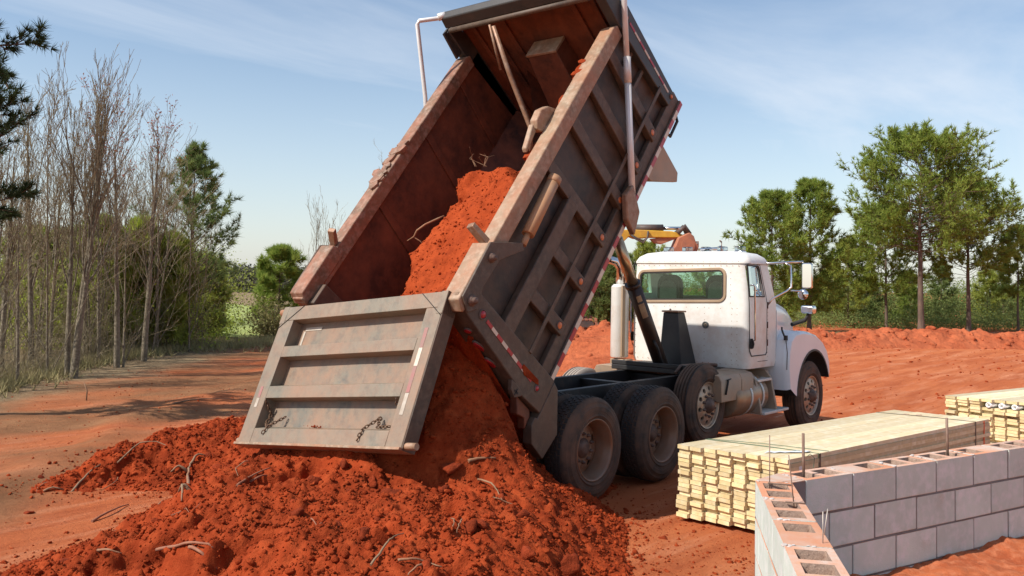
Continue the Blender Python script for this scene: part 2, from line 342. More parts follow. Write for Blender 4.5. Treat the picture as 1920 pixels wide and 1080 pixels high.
# ------------------------------------------------------------------ earth banks: far berm and the heap behind the truck
m_berm = mat('berm_clay', (.46, .118, .046), (.33, .07, .027), 1.2, .95, bump=.06, bscale=9, c3=(.22, .045, .018), spec=.15, dust=(.52, .15, .065), damt=.4, dscale=.8)
def bank(name, path_pts, hgt, wid, seed, res, kind='structure', rough=1.0):
    P = [Vector(p) for p in path_pts]; V, L = [], 0; n = int(sum((P[i+1]-P[i]).length for i in range(len(P)-1))/res); segs = [(P[i+1]-P[i]).length for i in range(len(P)-1)]; tot = sum(segs)
    m_ = int(2*wid/res)+1; rows = []
    for i in range(n+1):
        t = i/n*tot; k = 0
        while k < len(segs)-1 and t > segs[k]: t -= segs[k]; k += 1
        p = P[k].lerp(P[k+1], t/segs[k]); d = (P[k+1]-P[k]).normalized(); nn = Vector((-d.y, d.x, 0)); rows.append([p+nn*(wid*(2*j/(m_-1)-1)) for j in range(m_)])
    A = np.array([[tuple(q) for q in r_] for r_ in rows]); s = np.linspace(-1, 1, m_)[None, :]; u = np.linspace(0, tot, n+1)[:, None]
    x, y = A[..., 0], A[..., 1]; prof = np.clip(1-np.abs(s)**1.6, 0, 1)
    ends = sstep(0, wid*.9, u)*sstep(tot, tot-wid*.9, u)
    big = 1+.38*fbm(x*.45, y*.45, seed, 3); lump = rough*(.40*np.abs(fbm(x*.9, y*.9, seed+3, 4))+.34*np.abs(fbm(x*2.6, y*2.6, seed+5, 4)))-.12
    z = ground_z(x, y)-.06+hgt*prof*ends*big+lump*prof**.6*ends*min(1, hgt)
    I = np.arange((n+1)*m_).reshape(n+1, m_); q = np.stack([I[:-1, :-1], I[1:, :-1], I[1:, 1:], I[:-1, 1:]], -1).reshape(-1, 4)
    return tag(link(name, np_mesh(name, np.stack([x, y, z], -1).reshape(-1, 3), q, [m_berm], True)), kind=kind)
bank('earth_berm', [at(1380, 33), at(1640, 34.5), at(1960, 36), at(2250, 37)], .66, 1.5, 3, .07)
bank('earth_heap', [at(960, 26), at(1120, 24.5), at(1260, 25.5), at(1380, 29)], 1.0, 3.2, 13, .08)

# ------------------------------------------------------------------ the dumped mound
POLY = np.array([(.75, -1.0), (.04, -1.35), (-.45, -1.98), (-.92, -2.42), (-1.4, -2.72), (-2.0, -2.85), (-2.9, -3.6), (-4.0, -3.7), (-4.9, -2.7), (-5.15, -1.0), (-4.85, .65), (-4.0, 1.05), (-3.4, 1.35), (-2.6, 1.85), (-3.1, 2.25), (-3.35, 2.5), (-3.75, 2.85), (-3.55, 3.2), (-2.9, 3.95), (-2.3, 4.2), (-1.5, 4.65), (-.7, 5.0), (.3, 5.3), (1.2, 4.2), (1.3, 1.8), (1.1, 0)])
def inside(x, y):
    d = np.full(x.shape, 1e9); ins = np.zeros(x.shape, bool); n = len(POLY)
    for i in range(n):
        a, b = POLY[i], POLY[(i+1) % n]; e = b-a; L = e@e; t = np.clip(((x-a[0])*e[0]+(y-a[1])*e[1])/L, 0, 1)
        d = np.minimum(d, np.hypot(x-a[0]-t*e[0], y-a[1]-t*e[1])); c = ((a[1] > y) != (b[1] > y)) & (x < (b[0]-a[0])*(y-a[1])/(b[1]-a[1]+1e-12)+a[0]); ins ^= c
    return np.where(ins, d, -d)
def mound_raw(x, y):
    d = inside(x, y)+.22*fbm(x*1.3, y*1.3, 61, 4)
    f = 1-.50*sstep(.6, 2.6, y); f = f*(1-.22*sstep(-3.0, -5, x))
    h = .52*f*sstep(-.05, 1.2, d)
    h = h*(1-.5*sstep(-3.2, -4.6, x)*sstep(-1.6, .4, y))+.16*sstep(0, .5, d)*np.exp(-((x+2.0)**2/1.6+(y-3.1)**2/.5))
    dx_ = np.where(x < -1.35, (-1.35-x)*1.12, (x+1.35)*1.35); yl = -.60; dy_ = np.where(y < yl, (yl-y)*(1.40+1.6*sstep(-1.35, -1.0, x)), np.where(y > .35, (y-.35)*.9, 0)); cone = 1.80-1.0*np.hypot(dx_, dy_)
    k = .07; m_ = np.maximum(h, cone)+k*np.log1p(np.exp(-np.abs(h-cone)/k))*(cone > -.2)
    return m_*sstep(-.02, .12, d), d
def mound_z(x, y, fine=True):
    h, d = mound_raw(x, y); amp = sstep(0, .5, d)
    lump = .085*fbm(x*2.1, y*2.1, 71, 3)+.085*np.abs(fbm(x*4.2, y*4.2, 73, 3))-.02+(.060*np.abs(fbm(x*9, y*9, 75, 3))+.030*np.abs(fbm(x*21, y*21, 77, 3)) if fine else .02)
    pits = -.15*sstep(.28, .50, fbm(x*2.3, y*2.3, 79, 3))*sstep(-1.7, -2.1, x)
    return h+amp*(lump+pits)-.05*(1-sstep(-.02, .15, d)), d
ax_, ay_ = np.arange(-5.7, 1.5, .016), np.arange(-4.4, 5.5, .016)
X, Y = np.meshgrid(ax_, ay_, indexing='ij'); Z, D = mound_z(X, Y); Z = Z+ground_z(X, Y)*.4
I = np.arange(X.size).reshape(X.shape); q = np.stack([I[:-1, :-1], I[1:, :-1], I[1:, 1:], I[:-1, 1:]], -1).reshape(-1, 4)
keep = (D.ravel()[q] > -.06).any(1); q = q[keep]; us, inv = np.unique(q, return_inverse=True)
mme = np_mesh('dirt_mound', np.stack([X, Y, Z], -1).reshape(-1, 3)[us], inv.reshape(q.shape), [m_clay], True)
tag(link('dirt_mound', mme), 'broad mound of fresh red dirt spread on the ground under the open tailgate', 'dirt pile')
# ------------------------------------------------------------------ the load still in the bed
def load_w(u, v):
    top = 1.26-.16*(v+.9)+.05*fbm(u*2, v*2, 81, 3)
    edge = .48+.34*fbm(u*2.6, v*2.0+.5, 83, 4)-.20*sstep(.6, -.2, u)
    lat = 1-sstep(edge-.16, edge+.34, v)
    ue = 1.45+.52*sstep(-.95, -.05, v)+.10*fbm(v*3, v*0+2, 85, 3)
    lon = 1-sstep(ue-.14, ue+.40, u)
    w = .10+(top-.10)*lat*lon
    w = w-1.5*sstep(-.22, -.62, u)+.16*fbm(u*5, v*5, 97, 4)*sstep(-.15, -.35, u)
    return w+(.11*fbm(u*2.6, v*2.6, 87, 4)+.06*np.abs(fbm(u*5, v*5, 89, 3))*sstep(-.1, .4, fbm(u*1.7, v*1.7, 95, 2))+.012*np.abs(fbm(u*20, v*20, 91, 3)))-.02
au, av = np.arange(-.62, 2.75, .018), np.arange(-1.045, 1.045, .018)
Ug, Vg = np.meshgrid(au, av, indexing='ij'); Wg = np.where((Ug > -.25) & (np.abs(Vg) > .8), load_w(Ug, Vg), load_w(Ug, Vg))
ca, sa = math.cos(R(52)), math.sin(R(52))
I = np.arange(Ug.size).reshape(Ug.shape); q = np.stack([I[:-1, :-1], I[1:, :-1], I[1:, 1:], I[:-1, 1:]], -1).reshape(-1, 4)
lme = np_mesh('soil_load', np.stack([-.6+Ug*ca-Wg*sa, Vg, 1.24+Ug*sa+Wg*ca], -1).reshape(-1, 3), q, [m_load], True)
tag(link('soil_load', lme), 'load of loose red dirt sliding out inside the raised truck bed', 'dirt load')
# ------------------------------------------------------------------ the dump truck
truck = thing('dump_truck', 'dump truck with white cab and raised dirty steel bed pouring out red dirt', 'dump truck', (2.8, 0, 0))
AL = R(52); cA, sA = math.cos(AL), math.sin(AL)
MBOX = Matrix(((cA, 0, -sA, -.60), (0, 1, 0, 0), (sA, 0, cA, 1.24), (0, 0, 0, 1)))
def BX(u, v, w): return MBOX @ Vector((u, v, w))
HB = 1.15; SH = 1.075
# bed shell: floor, bulkhead and two side sheets
b = MB(MBOX)
b.box((-.25, -SH+.012, .10), (3.72, SH-.012, .13))
b.box((3.722, -SH-.01, .05), (3.745, SH+.01, 1.86))
body = b.build('dump_bed', [m_inside], truck)
for sd in (-1, 1):
    b = MB(MBOX); b.prism([(-.22, .06), (3.72, .06), (3.72, 1.40), (-.22, 1.40)], 1, sd*SH, sd*(SH-.012))
    for p_ in range(6): b.f = b.f
    o = b.build('side_sheet', [m_sheet], body)
    # lining on the inside, dirt-rusted
    b = MB(MBOX); b.prism([(-.20, .131), (3.70, .131), (3.70, 1.39), (-.20, 1.39)], 1, sd*(SH-.015), sd*(SH-.02)); b.build('side_lining', [m_inside], body)
    # sloped corner plate between floor and side
    b = MB(MBOX); b.prism([(sd*(SH-.022), .42), (sd*(SH-.022), .132), (sd*(SH-.30), .132)], 0, -.19, 3.70); b.build('corner_plate', [m_inside], body)
    # inside stiffener ridges
    for uu in (1.0, 2.1, 3.0):
        b = MB(MBOX); b.prism([(uu, .44), (uu+.10, .44), (uu+.24, 1.36), (uu+.14, 1.36)], 1, sd*(SH-.022), sd*(SH-.04)); b.build('liner_seam', [m_inside], body, .008)
    # top rail: boxed, with its loading ledge
    b = MB(MBOX); t0 = -.02 if sd < 0 else -.28
    b.prism([(t0+.42 if sd < 0 else t0, 1.372), (3.48, 1.37), (3.50, 1.50), (3.42, 1.535), (t0+.42 if sd < 0 else t0, 1.535)], 1, sd*(HB+.005), sd*.985)
    b.build('top_rail', [m_railin if sd > 0 else m_rail], body, .012)
    # bottom rail
    b = MB(MBOX); b.box((-.05, sd*(SH+.002), .035), (3.86, sd*(HB-.012), .245)); b.box((-.03, sd*(HB-.03), .03), (3.86, sd*(HB+.012), .105)); b.build('bottom_rail', [m_steel], body, .008)
    # ribs
    for uu in (.44, .98, 1.56, 2.08, 2.60, 3.11):
        top = .785 if uu < 1.2 else 1.372; lean = .0 if uu < 1.6 else .09
        b = MB(MBOX); hw = .068
        b.hexa([(uu-hw, sd*SH, .17), (uu+hw, sd*SH, .17), (uu+hw, sd*(HB+.018), .22), (uu-hw, sd*(HB+.018), .22),
                (uu-hw+lean, sd*SH, top), (uu+hw+lean, sd*SH, top), (uu+hw+lean, sd*(HB-.015), top), (uu-hw+lean, sd*(HB-.015), top)])
        rb = b.build('side_rib', [m_steel], body, .01)
        if sd < 0:
            b = MB(MBOX); Mx = MBOX @ Matrix.Translation((uu, -(HB+.017), .30)) @ Matrix.Rotation(R(90), 4, 'X')
            b = MB(); b.lathe([(0, .007), (.026, .006), (.034, .003), (.036, -.01), (0, -.01)], Mx, 16, False); b.cur = 1
            b.lathe([(.037, .005), (.044, .004), (.046, -.01), (.037, -.01)], Mx, 16); b.build('marker_light', [m_amber, m_ring], body)
    # horizontal beam of the rear half, lower long bar, short braces in front
    b = MB(MBOX); b.box((-.03, sd*SH, .785), (1.54, sd*(HB+.004), .955)); b.build('side_beam', [m_steel], body, .01)
    b = MB(MBOX); b.box((-.03, sd*(HB+.02), .49), (3.62, sd*(HB+.034), .535)); b.build('side_bar', [m_steel], body, .004)
    for ww in (.80, 1.07):
        b = MB(MBOX); b.box((3.2, sd*SH, ww), (3.62, sd*(SH+.045), ww+.045)); b.build('side_brace', [m_steel], body, .005)
    # rear corner post with its lower lobe
    b = MB(MBOX); b.prism([(-.26, 1.45), (-.02, 1.45), (-.015, .03), (-.375, .03), (-.40, .40), (-.36, .52)], 1, sd*(HB+.022), sd*.90)
    post = b.build('corner_post', [m_steel], body, .01)
    b = MB(MBOX); b.prism([(-.43, .022), (-.025, .022), (-.05, -.07), (-.38, -.33), (-.68, -.28), (-.655, -.05), (-.52, .06), (-.435, .06)], 1, sd*(HB+.018), sd*(HB-.09)); b.build('post_foot', [m_steel], body, .008)
    # front post
    b = MB(MBOX); b.prism([(3.60, .25), (3.80, .25), (3.80, 1.52), (3.62, 1.88), (3.50, 1.88), (3.50, 1.5)], 1, sd*(HB+.02), sd*(SH-.02)); b.build('front_post', [m_frontsteel], body, .01)
    if sd < 0:
        def tape(p0, p1, n, v, wd, first=0):
            p0, p1 = Vector(p0), Vector(p1); d = (p1-p0); nn = Vector((-d.y, d.x)).normalized()*wd
            for i in range(n):
                a, c_ = p0+d*(i/n), p0+d*((i+1)/n)
                bb = MB(MBOX); q = [a-nn, c_-nn, c_+nn, a+nn]; bb.prism([(x.y, x.x) for x in q], 1, v, v-.004) if False else bb.hexa([(q[0].x, v, q[0].y), (q[1].x, v, q[1].y), (q[1].x, v-.004, q[1].y), (q[0].x, v-.004, q[0].y), (q[3].x, v, q[3].y), (q[2].x, v, q[2].y), (q[2].x, v-.004, q[2].y), (q[3].x, v-.004, q[3].y)])
                bb.build('red_reflector' if (i+first) % 2 else 'white_reflector', [m_red if (i+first) % 2 else m_wht], body)
        tape((-.02, .067), (3.85, .067), 26, -(HB+.0125), .026)
        tape((-.16, 1.17), (-.215, .33), 9, -(HB+.0225), .017, 1)
        tape((3.68, 1.38), (3.71, .36), 8, -(HB+.0205), .013, 1)
        for (uu, ww, rr, mm) in ((-.15, 1.25, .042, m_red), (-.225, .22, .03, m_red), (3.67, 1.46, .03, m_amber), (3.72, .285, .03, m_amber)):
            Mx = MBOX @ Matrix.Translation((uu, -(HB+.021), ww)) @ Matrix.Rotation(R(90), 4, 'X')
            bb = MB(); bb.lathe([(0, .014), (rr*.75, .012), (rr*.9, -.01), (0, -.01)], Mx, 16, False); bb.cur = 1; bb.lathe([(rr*.92, .012), (rr*1.15, .008), (rr*1.15, -.01), (rr*.92, -.01)], Mx, 16)
            bb.build('side_lamp', [mm, m_ring], body)
        # tail lamps on the rear face of the post
        for ww, hh in ((1.20, .03), (1.00, .075), (.78, .075)):
            f_ = (1.45-ww)/.93*(-.10)-.262
            bb = MB(MBOX); bb.M = MBOX @ Matrix.Translation((f_-.006, -1.05, ww)) @ Matrix.Rotation(R(-6), 4, 'Y') @ Matrix.Rotation(R(-90), 4, 'Y')
            ov = lambda k, n=18: [(max(hh, .03)*math.cos(2*math.pi*i/n)*k, .036*math.sin(2*math.pi*i/n)*k) for i in range(n)]
            bb.prism(ov(1), 2, -.01, .012); bb.cur = 1; bb.prism(ov(1.2), 2, -.012, .004); bb.build('tail_lamp', [m_red, m_ring], body, .003)
        # latch ear with its symbol plate
        b = MB(MBOX); b.prism([(-.36, .57), (-.44, .52), (-.47, .44), (-.41, .37), (-.385, .36), (-.36, .42)], 1, -(HB+.03), -(HB-.02)); b.build('latch_ear', [m_steel], body, .006)
        for q in (((-.43, .415), (-.405, .50)), ((-.405, .40), (-.38, .485))):
            pass
        b = MB(MBOX); v_ = -(HB+.0335)
        for (a0, a1, c0, c1) in ((-.425, -.408, .425, .485), (-.452, -.385, .450, .462)): b.box((a0, v_, c0), (a1, v_+.004, c1))
        b.build('ear_mark', [m_gap], body)
        # hanging lip below the latch
        b = MB(MBOX); b.prism([(-.40, .36), (-.53, .25), (-.50, .14), (-.58, .07), (-.44, .08), (-.40, .12)], 1, -(HB-.03), -(HB-.12)); b.build('latch_lip', [m_inside], body, .01)
        b = MB(MBOX); b.prism([(-.235, .45), (-.20, .53), (-.16, .52), (-.15, .25), (-.19, .22)], 1, -(HB+.022), -(HB+.03)); b.build('mud_smear', [m_clay], body, .004)
# tailgate swing arm on the right rail
for sd in (-1, 1):
    b = MB(MBOX); v0, v1 = (sd*(HB+.05), sd*.985)
    b.prism([(-.29, 1.46), (-.24, 1.58), (.38, 1.59), (.40, 1.54), (.38, 1.42), (-.02, 1.42)], 1, sd*(HB+.03), sd*.975)
    arm = b.build('swing_arm', [m_railin if sd > 0 else m_rail], body, .012)
    b = MB(MBOX); b.prism([(-.27, 1.44), (-.20, 1.57), (.38, 1.595), (.66, 1.26), (.62, 1.20), (.34, 1.40), (.02, 1.42), (-.17, 1.35)], 1, sd*(HB+.052), sd*(HB+.03)); b.build('swing_plate', [m_steel], body, .006)
    for (uu, ww, rr) in ((-.16, 1.46, .05), (.28, 1.50, .045)):
        Mx = MBOX @ Matrix.Translation((uu, sd*(HB+.052), ww)) @ Matrix.Rotation(R(90*(-sd)), 4, 'X')
        b = MB(); b.lathe([(0, .05), (rr*.6, .05), (rr*.62, .015), (rr, .012), (rr, -.01), (0, -.01)], Mx, 14, False); b.build('pivot_bolt', [m_hub], body)
    b = MB(MBOX); b.hexa([(.40, sd*1.02, 1.53), (.47, sd*1.02, 1.53), (.47, sd*1.10, 1.53), (.40, sd*1.10, 1.53), (.46, sd*.93, 1.70), (.51, sd*.93, 1.70), (.51, sd*1.02, 1.72), (.46, sd*1.02, 1.72)]); b.build('stop_lug', [m_rim], body, .008)
    # tan cylinder of the high-lift gate
    b = MB(MBOX); b.tube([(.78, sd*(HB+.03), 1.235), (1.43, sd*(HB+.03), 1.27)], .062, 16); b.tube([(1.40, sd*(HB+.03), 1.268), (1.47, sd*(HB+.03), 1.272)], .067, 16); b.tube([(.66, sd*(HB+.03), 1.225), (.79, sd*(HB+.03), 1.235)], .03, 12)
    b.build('gate_cylinder', [m_orange], body)
    # bent hinge bracket with mud on the rail
    if sd > 0: continue
    b = MB(MBOX); b.prism([(1.86, 1.52), (1.82, 1.60), (1.88, 1.67), (2.01, 1.685), (2.12, 1.63), (2.19, 1.53)], 1, sd*.99, sd*.90); b.prism([(1.84, 1.66), (1.58, 1.585), (1.56, 1.54), (1.82, 1.58)], 1, sd*.96, sd*.90)
    b.build('rail_bracket', [m_rail], body, .012)
# mud caked on the left rail edge
mv = MB(MBOX)
for i in range(24):
    uu = 1.25+rng.random()*.75; r_ = .02+.05*rng.random()**2
    mv.M = MBOX @ Matrix.Translation((uu, 1.02+.1*rng.random(), 1.54)) @ Matrix.Rotation(rng.random()*3, 4, 'Z') @ Matrix.Diagonal((r_*1.8, r_, r_*.7, 1))
    mv.prism([(math.cos(k*1.05)*(.8+.3*rng.random()), math.sin(k*1.05)*(.8+.3*rng.random())) for k in range(6)], 2, -.5, .6)
tag(mv.build('caked_mud', [m_railin], body, .004), kind='stuff')
mv = MB(MBOX)
for i in range(22):
    uu = 1.0+rng.random()*2.0; r_ = .015+.03*rng.random()
    mv.M = MBOX @ Matrix.Translation((uu, -.985+.02*rng.random(), 1.52-.05*rng.random())) @ Matrix.Rotation(rng.random()*3, 4, 'Z') @ Matrix.Diagonal((r_*1.8, r_, r_*1.2, 1))
    mv.prism([(math.cos(k*1.05)*(.8+.3*rng.random()), math.sin(k*1.05)*(.8+.3*rng.random())) for k in range(6)], 2, -.5, .6)
tag(mv.build('caked_mud', [m_clay], body, .004), kind='stuff')
# hoist housing on the bulkhead, bulkhead ribs
b = MB(MBOX); b.hexa([(3.30, -.34, .13), (3.718, -.34, .13), (3.718, .24, .13), (3.30, .24, .13), (3.46, -.26, 1.34), (3.718, -.26, 1.34), (3.718, .16, 1.34), (3.46, .16, 1.34)]); b.build('hoist_housing', [m_inside], body, .012)
b = MB(MBOX); b.add([(2.95, .42, .133), (3.715, .78, .133), (3.715, .30, .133), (3.715, .52, 1.0)], [(0, 1, 3), (0, 3, 2), (0, 2, 1), (1, 2, 3)]); b.build('front_gusset', [m_inside], body)
b = MB(MBOX); b.box((3.45, -.27, 1.342), (3.71, .17, 1.375)); b.build('housing_cap', [m_rail], body, .006)
for vv in (-.85, -.6, .42, .65, .88):
    b = MB(MBOX); b.prism([(vv-.03, .14), (vv+.03, .14), (vv+.03, 1.84), (vv-.03, 1.84)], 0, 3.722, 3.69) if False else b.box((3.69, vv-.03, .14), (3.722, vv+.03, 1.84)); b.build('bulkhead_rib', [m_inside], body, .006)
b = MB(MBOX); b.box((3.60, -1.10, 1.862), (3.90, 1.10, 1.90)); b.build('bulkhead_cap', [m_frontsteel], body, .008)
b = MB(MBOX); b.hexa([(3.40, 1.10, 1.55), (3.74, 1.10, 1.55), (3.74, 1.13, 1.55), (3.40, 1.13, 1.55), (3.45, 1.10, 1.90), (3.74, 1.10, 1.90), (3.74, 1.13, 1.90), (3.45, 1.13, 1.90)]); b.build('bulkhead_wing', [m_frontsteel], body, .006)
# tarp housing, roller and the two tarp arms
b = MB(MBOX); b.prism([(3.50, 1.93), (3.62, 1.92), (3.70, 2.02), (3.60, 2.10), (3.52, 2.06)], 1, -1.12, 1.08); b.build('tarp_housing', [m_frontsteel], body, .012)
b = MB(MBOX); b.tube([(3.49, -1.0, 1.90), (3.49, 1.02, 1.90)], .032, 12); b.build('tarp_roller', [m_steel], body)
b = MB(MBOX); b.tube([(3.20, .10, 2.00), (2.92, .02, 1.52), (2.62, -.10, .98), (2.36, -.12, .80)], [.022, .03, .034, .02], 10); b.build('hanging_strap', [m_rim], body)
b = MB(MBOX); b.tube([(3.42, .35, 1.9), (3.15, .33, 1.45)], .016, 8); b.build('hanging_rod', [m_rim], body)
V = HB+.06
def pole(pts, r0, r1, name, sd):
    b = MB(MBOX); b.tube([(u, sd*v, w) for u, v, w in pts], [r0]*len(pts), 12); return b.build(name, [m_pole], body)
b = MB(MBOX); b.tube([(2.12, -V, .10), (3.14, -V, 1.07)], .036, 12); b.tube([(3.10, -V, 1.03), (3.30, -V, 1.22)], .04, 12); b.tube([(3.2, -V, 1.13), (4.05, -V, 1.955), (4.10, -V+.06, 2.0), (4.05, -1.06, 2.0)], .031, 12)
b.build('tarp_arm', [m_pole], body)
b = MB(MBOX); b.tube([(3.60, 1.05, 2.05), (3.52, 1.12, 2.08), (3.37, 1.24, 2.19), (3.33, V+.05, 2.17), (2.73, V, 1.56), (2.0, V, .85), (1.95, V, .1)], .026, 12); b.tube([(3.60, 1.04, 2.05), (3.53, 1.11, 2.085)], .045, 12); b.build('tarp_arm', [m_pole], body)
for sd in (-1, 1):
    b = MB(MBOX); b.prism([(1.90, -.06), (2.16, .02), (2.30, .30), (2.12, .34), (1.93, .15)], 1, sd*(HB+.03), sd*(HB+.10)); b.build('arm_bracket', [m_rim], body, .015)
# front loop handle, tan toolbox plate under the bed
b = MB(MBOX); b.tube([(3.74, -1.10, .03), (3.70, -1.10, -.075), (3.44, -1.10, -.075), (3.42, -1.10, .02)], .018, 10); b.build('loop_handle', [m_black], body)
b = MB(MBOX); b.prism([(2.90, .02), (2.95, -.30), (3.36, -.74), (3.46, -.68), (3.47, .02)], 1, -.86, -.93); b.build('under_bed_box', [m_tan], body, .008)
for vv in (-.43, .43):
    b = MB(MBOX); b.box((-.3, vv-.05, -.12), (3.7, vv+.05, .098)); b.build('bed_longsill', [m_black], body, .006)
for uu in np.linspace(.1, 3.5, 9):
    b = MB(MBOX); b.box((uu-.04, -1.08, -.02), (uu+.04, 1.08, .097)); b.build('bed_crossmember', [m_black], body, .004)
for sd in (-1, 1):
    b = MB(); b.box((-.75, sd*.36, .98), (-.42, sd*.50, 1.30)); b.build('hinge_block', [m_black], truck, .02)

# tailgate: bilinear plate between four measured corners
TL, TRc, BL, BR = Vector((-2.10, 1.08, 1.875)), Vector((-1.985, -1.045, 2.09)), Vector((-2.60, 1.07, .62)), Vector((-2.455, -1.03, .835))
gn = ((TRc-TL).cross(BL-TL)).normalized()
if gn.x > 0: gn = -gn
def G(s, t, d): return (TL.lerp(TRc, s)).lerp(BL.lerp(BR, s), t)+gn*d
def gbox(name, s0, s1, t0, t1, d0, d1, mm, par, bev=.006, ch=0):
    b = MB(); b.hexa([G(s0, t0, d0), G(s1, t0, d0), G(s1, t0, d1), G(s0, t0, d1), G(s0, t1, d0), G(s1, t1, d0), G(s1, t1-ch*0, d1), G(s0, t1, d1)]); return b.build(name, [mm], par, bev)
gate = gbox('tailgate', .02, .98, .01, .99, -.155, -.128, m_gatepanel, truck, .003)
gbox('gate_stile', 0, .088, .105, 1, -.15, 0, m_gate, gate); gbox('gate_stile', .912, 1, .105, 1, -.15, 0, m_gate, gate)
def bar(name, t0, t1, tc, s0=.0885, s1=.9115, mm=m_gate):   # bar with a sloping top shelf (tc = where the flat face starts)
    b = MB(); b.add([G(s0, t0, -.127), G(s1, t0, -.127), G(s1, tc, .0), G(s0, tc, .0), G(s0, t1, .0), G(s1, t1, .0), G(s1, t1, -.127), G(s0, t1, -.127)],
                    [(0, 1, 2, 3), (3, 2, 5, 4), (4, 5, 6, 7), (0, 7, 6, 1), (0, 3, 4, 7), (1, 6, 5, 2)]); return b.build(name, [mm], gate, .004)
bar('gate_bar', 0, .105, .0, 0, 1); bar('gate_bar', .275, .385, .305); bar('gate_bar', .565, .685, .60); bar('gate_bar', .865, .999, .90)
gbox('gate_edge_shade', 1.0002, 1.006, -.004, 1.015, -.158, -.004, m_steel, gate, .002)  # added plate; the shaded side's darkness and dirt are put into its colour
gbox('gate_lip', -.004, 1.004, 1.001, 1.018, -.14, .03, m_rail, gate, .003)
for (s0, t0, s1, t1) in ((.0, .16, .135, .0), (1.0, .16, .865, .0)):
    b = MB(); w_ = .006; p0, p1 = G(s0, t0, .002), G(s1, t1, .002); b.tube([p0, p1], .004, 6); b.build('weld_seam', [m_gap], gate)
gbox('corner_gusset', -.006, .03, -.004, .13, -.158, .004, m_gate, gate); gbox('corner_gusset', .972, 1.006, -.004, .15, -.158, .004, m_gate, gate)
for (t0, t1, mm, nm) in ((.24, .37, m_redf, 'red_reflector'), (.372, .49, m_wht, 'white_reflector'), (.494, .66, m_redf, 'red_reflector'), (.664, .80, m_whtf, 'white_reflector')):
    gbox(nm, .938, .957, t0, t1, .0006, .003, mm, gate, 0)
for (t0, t1, mm, nm) in ((.60, .68, m_redf, 'red_reflector'), (.683, .75, m_whtf, 'white_reflector')): gbox(nm, .03, .048, t0, t1, .0006, .003, mm, gate, 0)
gbox('white_plate', .125, .235, .135, .16, -.1265, -.122, m_whtf, gate, 0); gbox('white_plate', .118, .13, .165, .27, -.1265, -.122, m_whtf, gate, 0)
for s_ in ((.97, 1.05), (-.05, .03)): MB().tube([G(s_[0], .02, -.06), G(s_[1], .02, -.06)], .035, 12).build('hinge_pin', [m_rail], gate)
for s_ in ((.98, 1.06), (-.02, .02)): MB().tube([G(s_[0], .985, -.04), G(s_[1], .985, -.04)], .03, 12).build('latch_pin', [m_rail], gate)
def chain(pts, name):
    b = MB(); pts = [Vector(p) for p in pts]; seg = [(pts[i+1]-pts[i]).length for i in range(len(pts)-1)]; L = sum(seg); n = int(L/.030); roll = 0
    for k in range(n):
        t = (k+.5)/n*L; i = 0
        while i < len(seg)-1 and t > seg[i]: t -= seg[i]; i += 1
        p = pts[i].lerp(pts[i+1], t/seg[i]); d = (pts[i+1]-pts[i]).normalized(); o1 = d.orthogonal().normalized(); o2 = d.cross(o1)
        if k % 2: o1, o2 = o2, o1
        ring = [p+d*(.021*math.cos(a))+o1*(.013*math.sin(a)) for a in [2*math.pi*j/8 for j in range(9)]]
        b.tube(ring, .0052, 5, False)
    return tag(b.build(name, [m_chain], gate), kind=None)
chain([G(.10, .70, .01), G(.105, .78, -.10), G(.112, .858, -.07), G(.145, .872, -.025), G(.175, .893, .012), G(.215, .80, -.09)], 'latch_chain')
chain([G(.175, .893, .012), G(.16, .94, .012)], 'latch_chain')
chain([G(.90, .70, .01), G(.895, .79, -.10), G(.888, .86, -.06), G(.83, .875, -.02), G(.80, .80, -.09)], 'latch_chain')
chain([G(.80, .80, -.09), G(.77, .893, .010), G(.755, .965, .012)], 'latch_chain')
b = MB(); 
for i in range(40):
    q = G(.44+.06*rng.normal()*.4, .868+.004*rng.normal(), -.105+.05*rng.random()); r_ = .004+.006*rng.random(); b.M = Matrix.Translation(q); b.add([(r_, 0, 0), (0, r_, 0), (-r_, 0, 0), (0, -r_, 0), (0, 0, r_), (0, 0, -r_)], [(0, 1, 4), (1, 2, 4), (2, 3, 4), (3, 0, 4), (1, 0, 5), (2, 1, 5), (3, 2, 5), (0, 3, 5)])
tag(b.build('spilled_dirt', [m_clay], gate), kind='stuff')

# chassis
for sd in (-1, 1):
    b = MB(); b.box((-.85, sd*.39, .72), (6.3, sd*.47, 1.0)); b.build('frame_rail', [m_black], truck, .006)
for xx in (-.6, .65, 2.0, 3.2, 4.6):
    b = MB(); b.box((xx-.06, -.388, .76), (xx+.06, .388, .96)); b.build('crossmember', [m_black], truck, .006)
b = MB(); b.box((3.0, -.62, 1.003), (3.86, .62, 1.07)); b.box((3.0, -.62, 1.07), (3.06, .62, 1.13)); b.build('hoist_deck', [m_black], truck, .01)
for xx in (0, 1.33):
    b = MB(); b.tube([(xx, -.95, .52), (xx, -.3, .52), (xx, -.12, .52), (xx, .12, .52), (xx, .3, .52), (xx, .95, .52)], [.09, .09, .2, .2, .09, .09], 14); b.build('drive_axle', [m_black], truck)
for sd in (-1, 1):
    b = MB(); b.prism([(-.5, .45), (.3, .60), (1.03, .60), (1.83, .45), (1.83, .52), (1.03, .70), (.3, .70), (-.5, .52)], 1, sd*.48, sd*.56); b.build('leaf_spring', [m_black], truck, .01)
for (xx, yy, zz) in ((2.98, .6, .656), (5.89, .8, .56)):
    b = MB(); b.tube([(xx, -yy, zz), (xx, yy, zz)], .065, 12); b.build('front_axle', [m_black], truck)

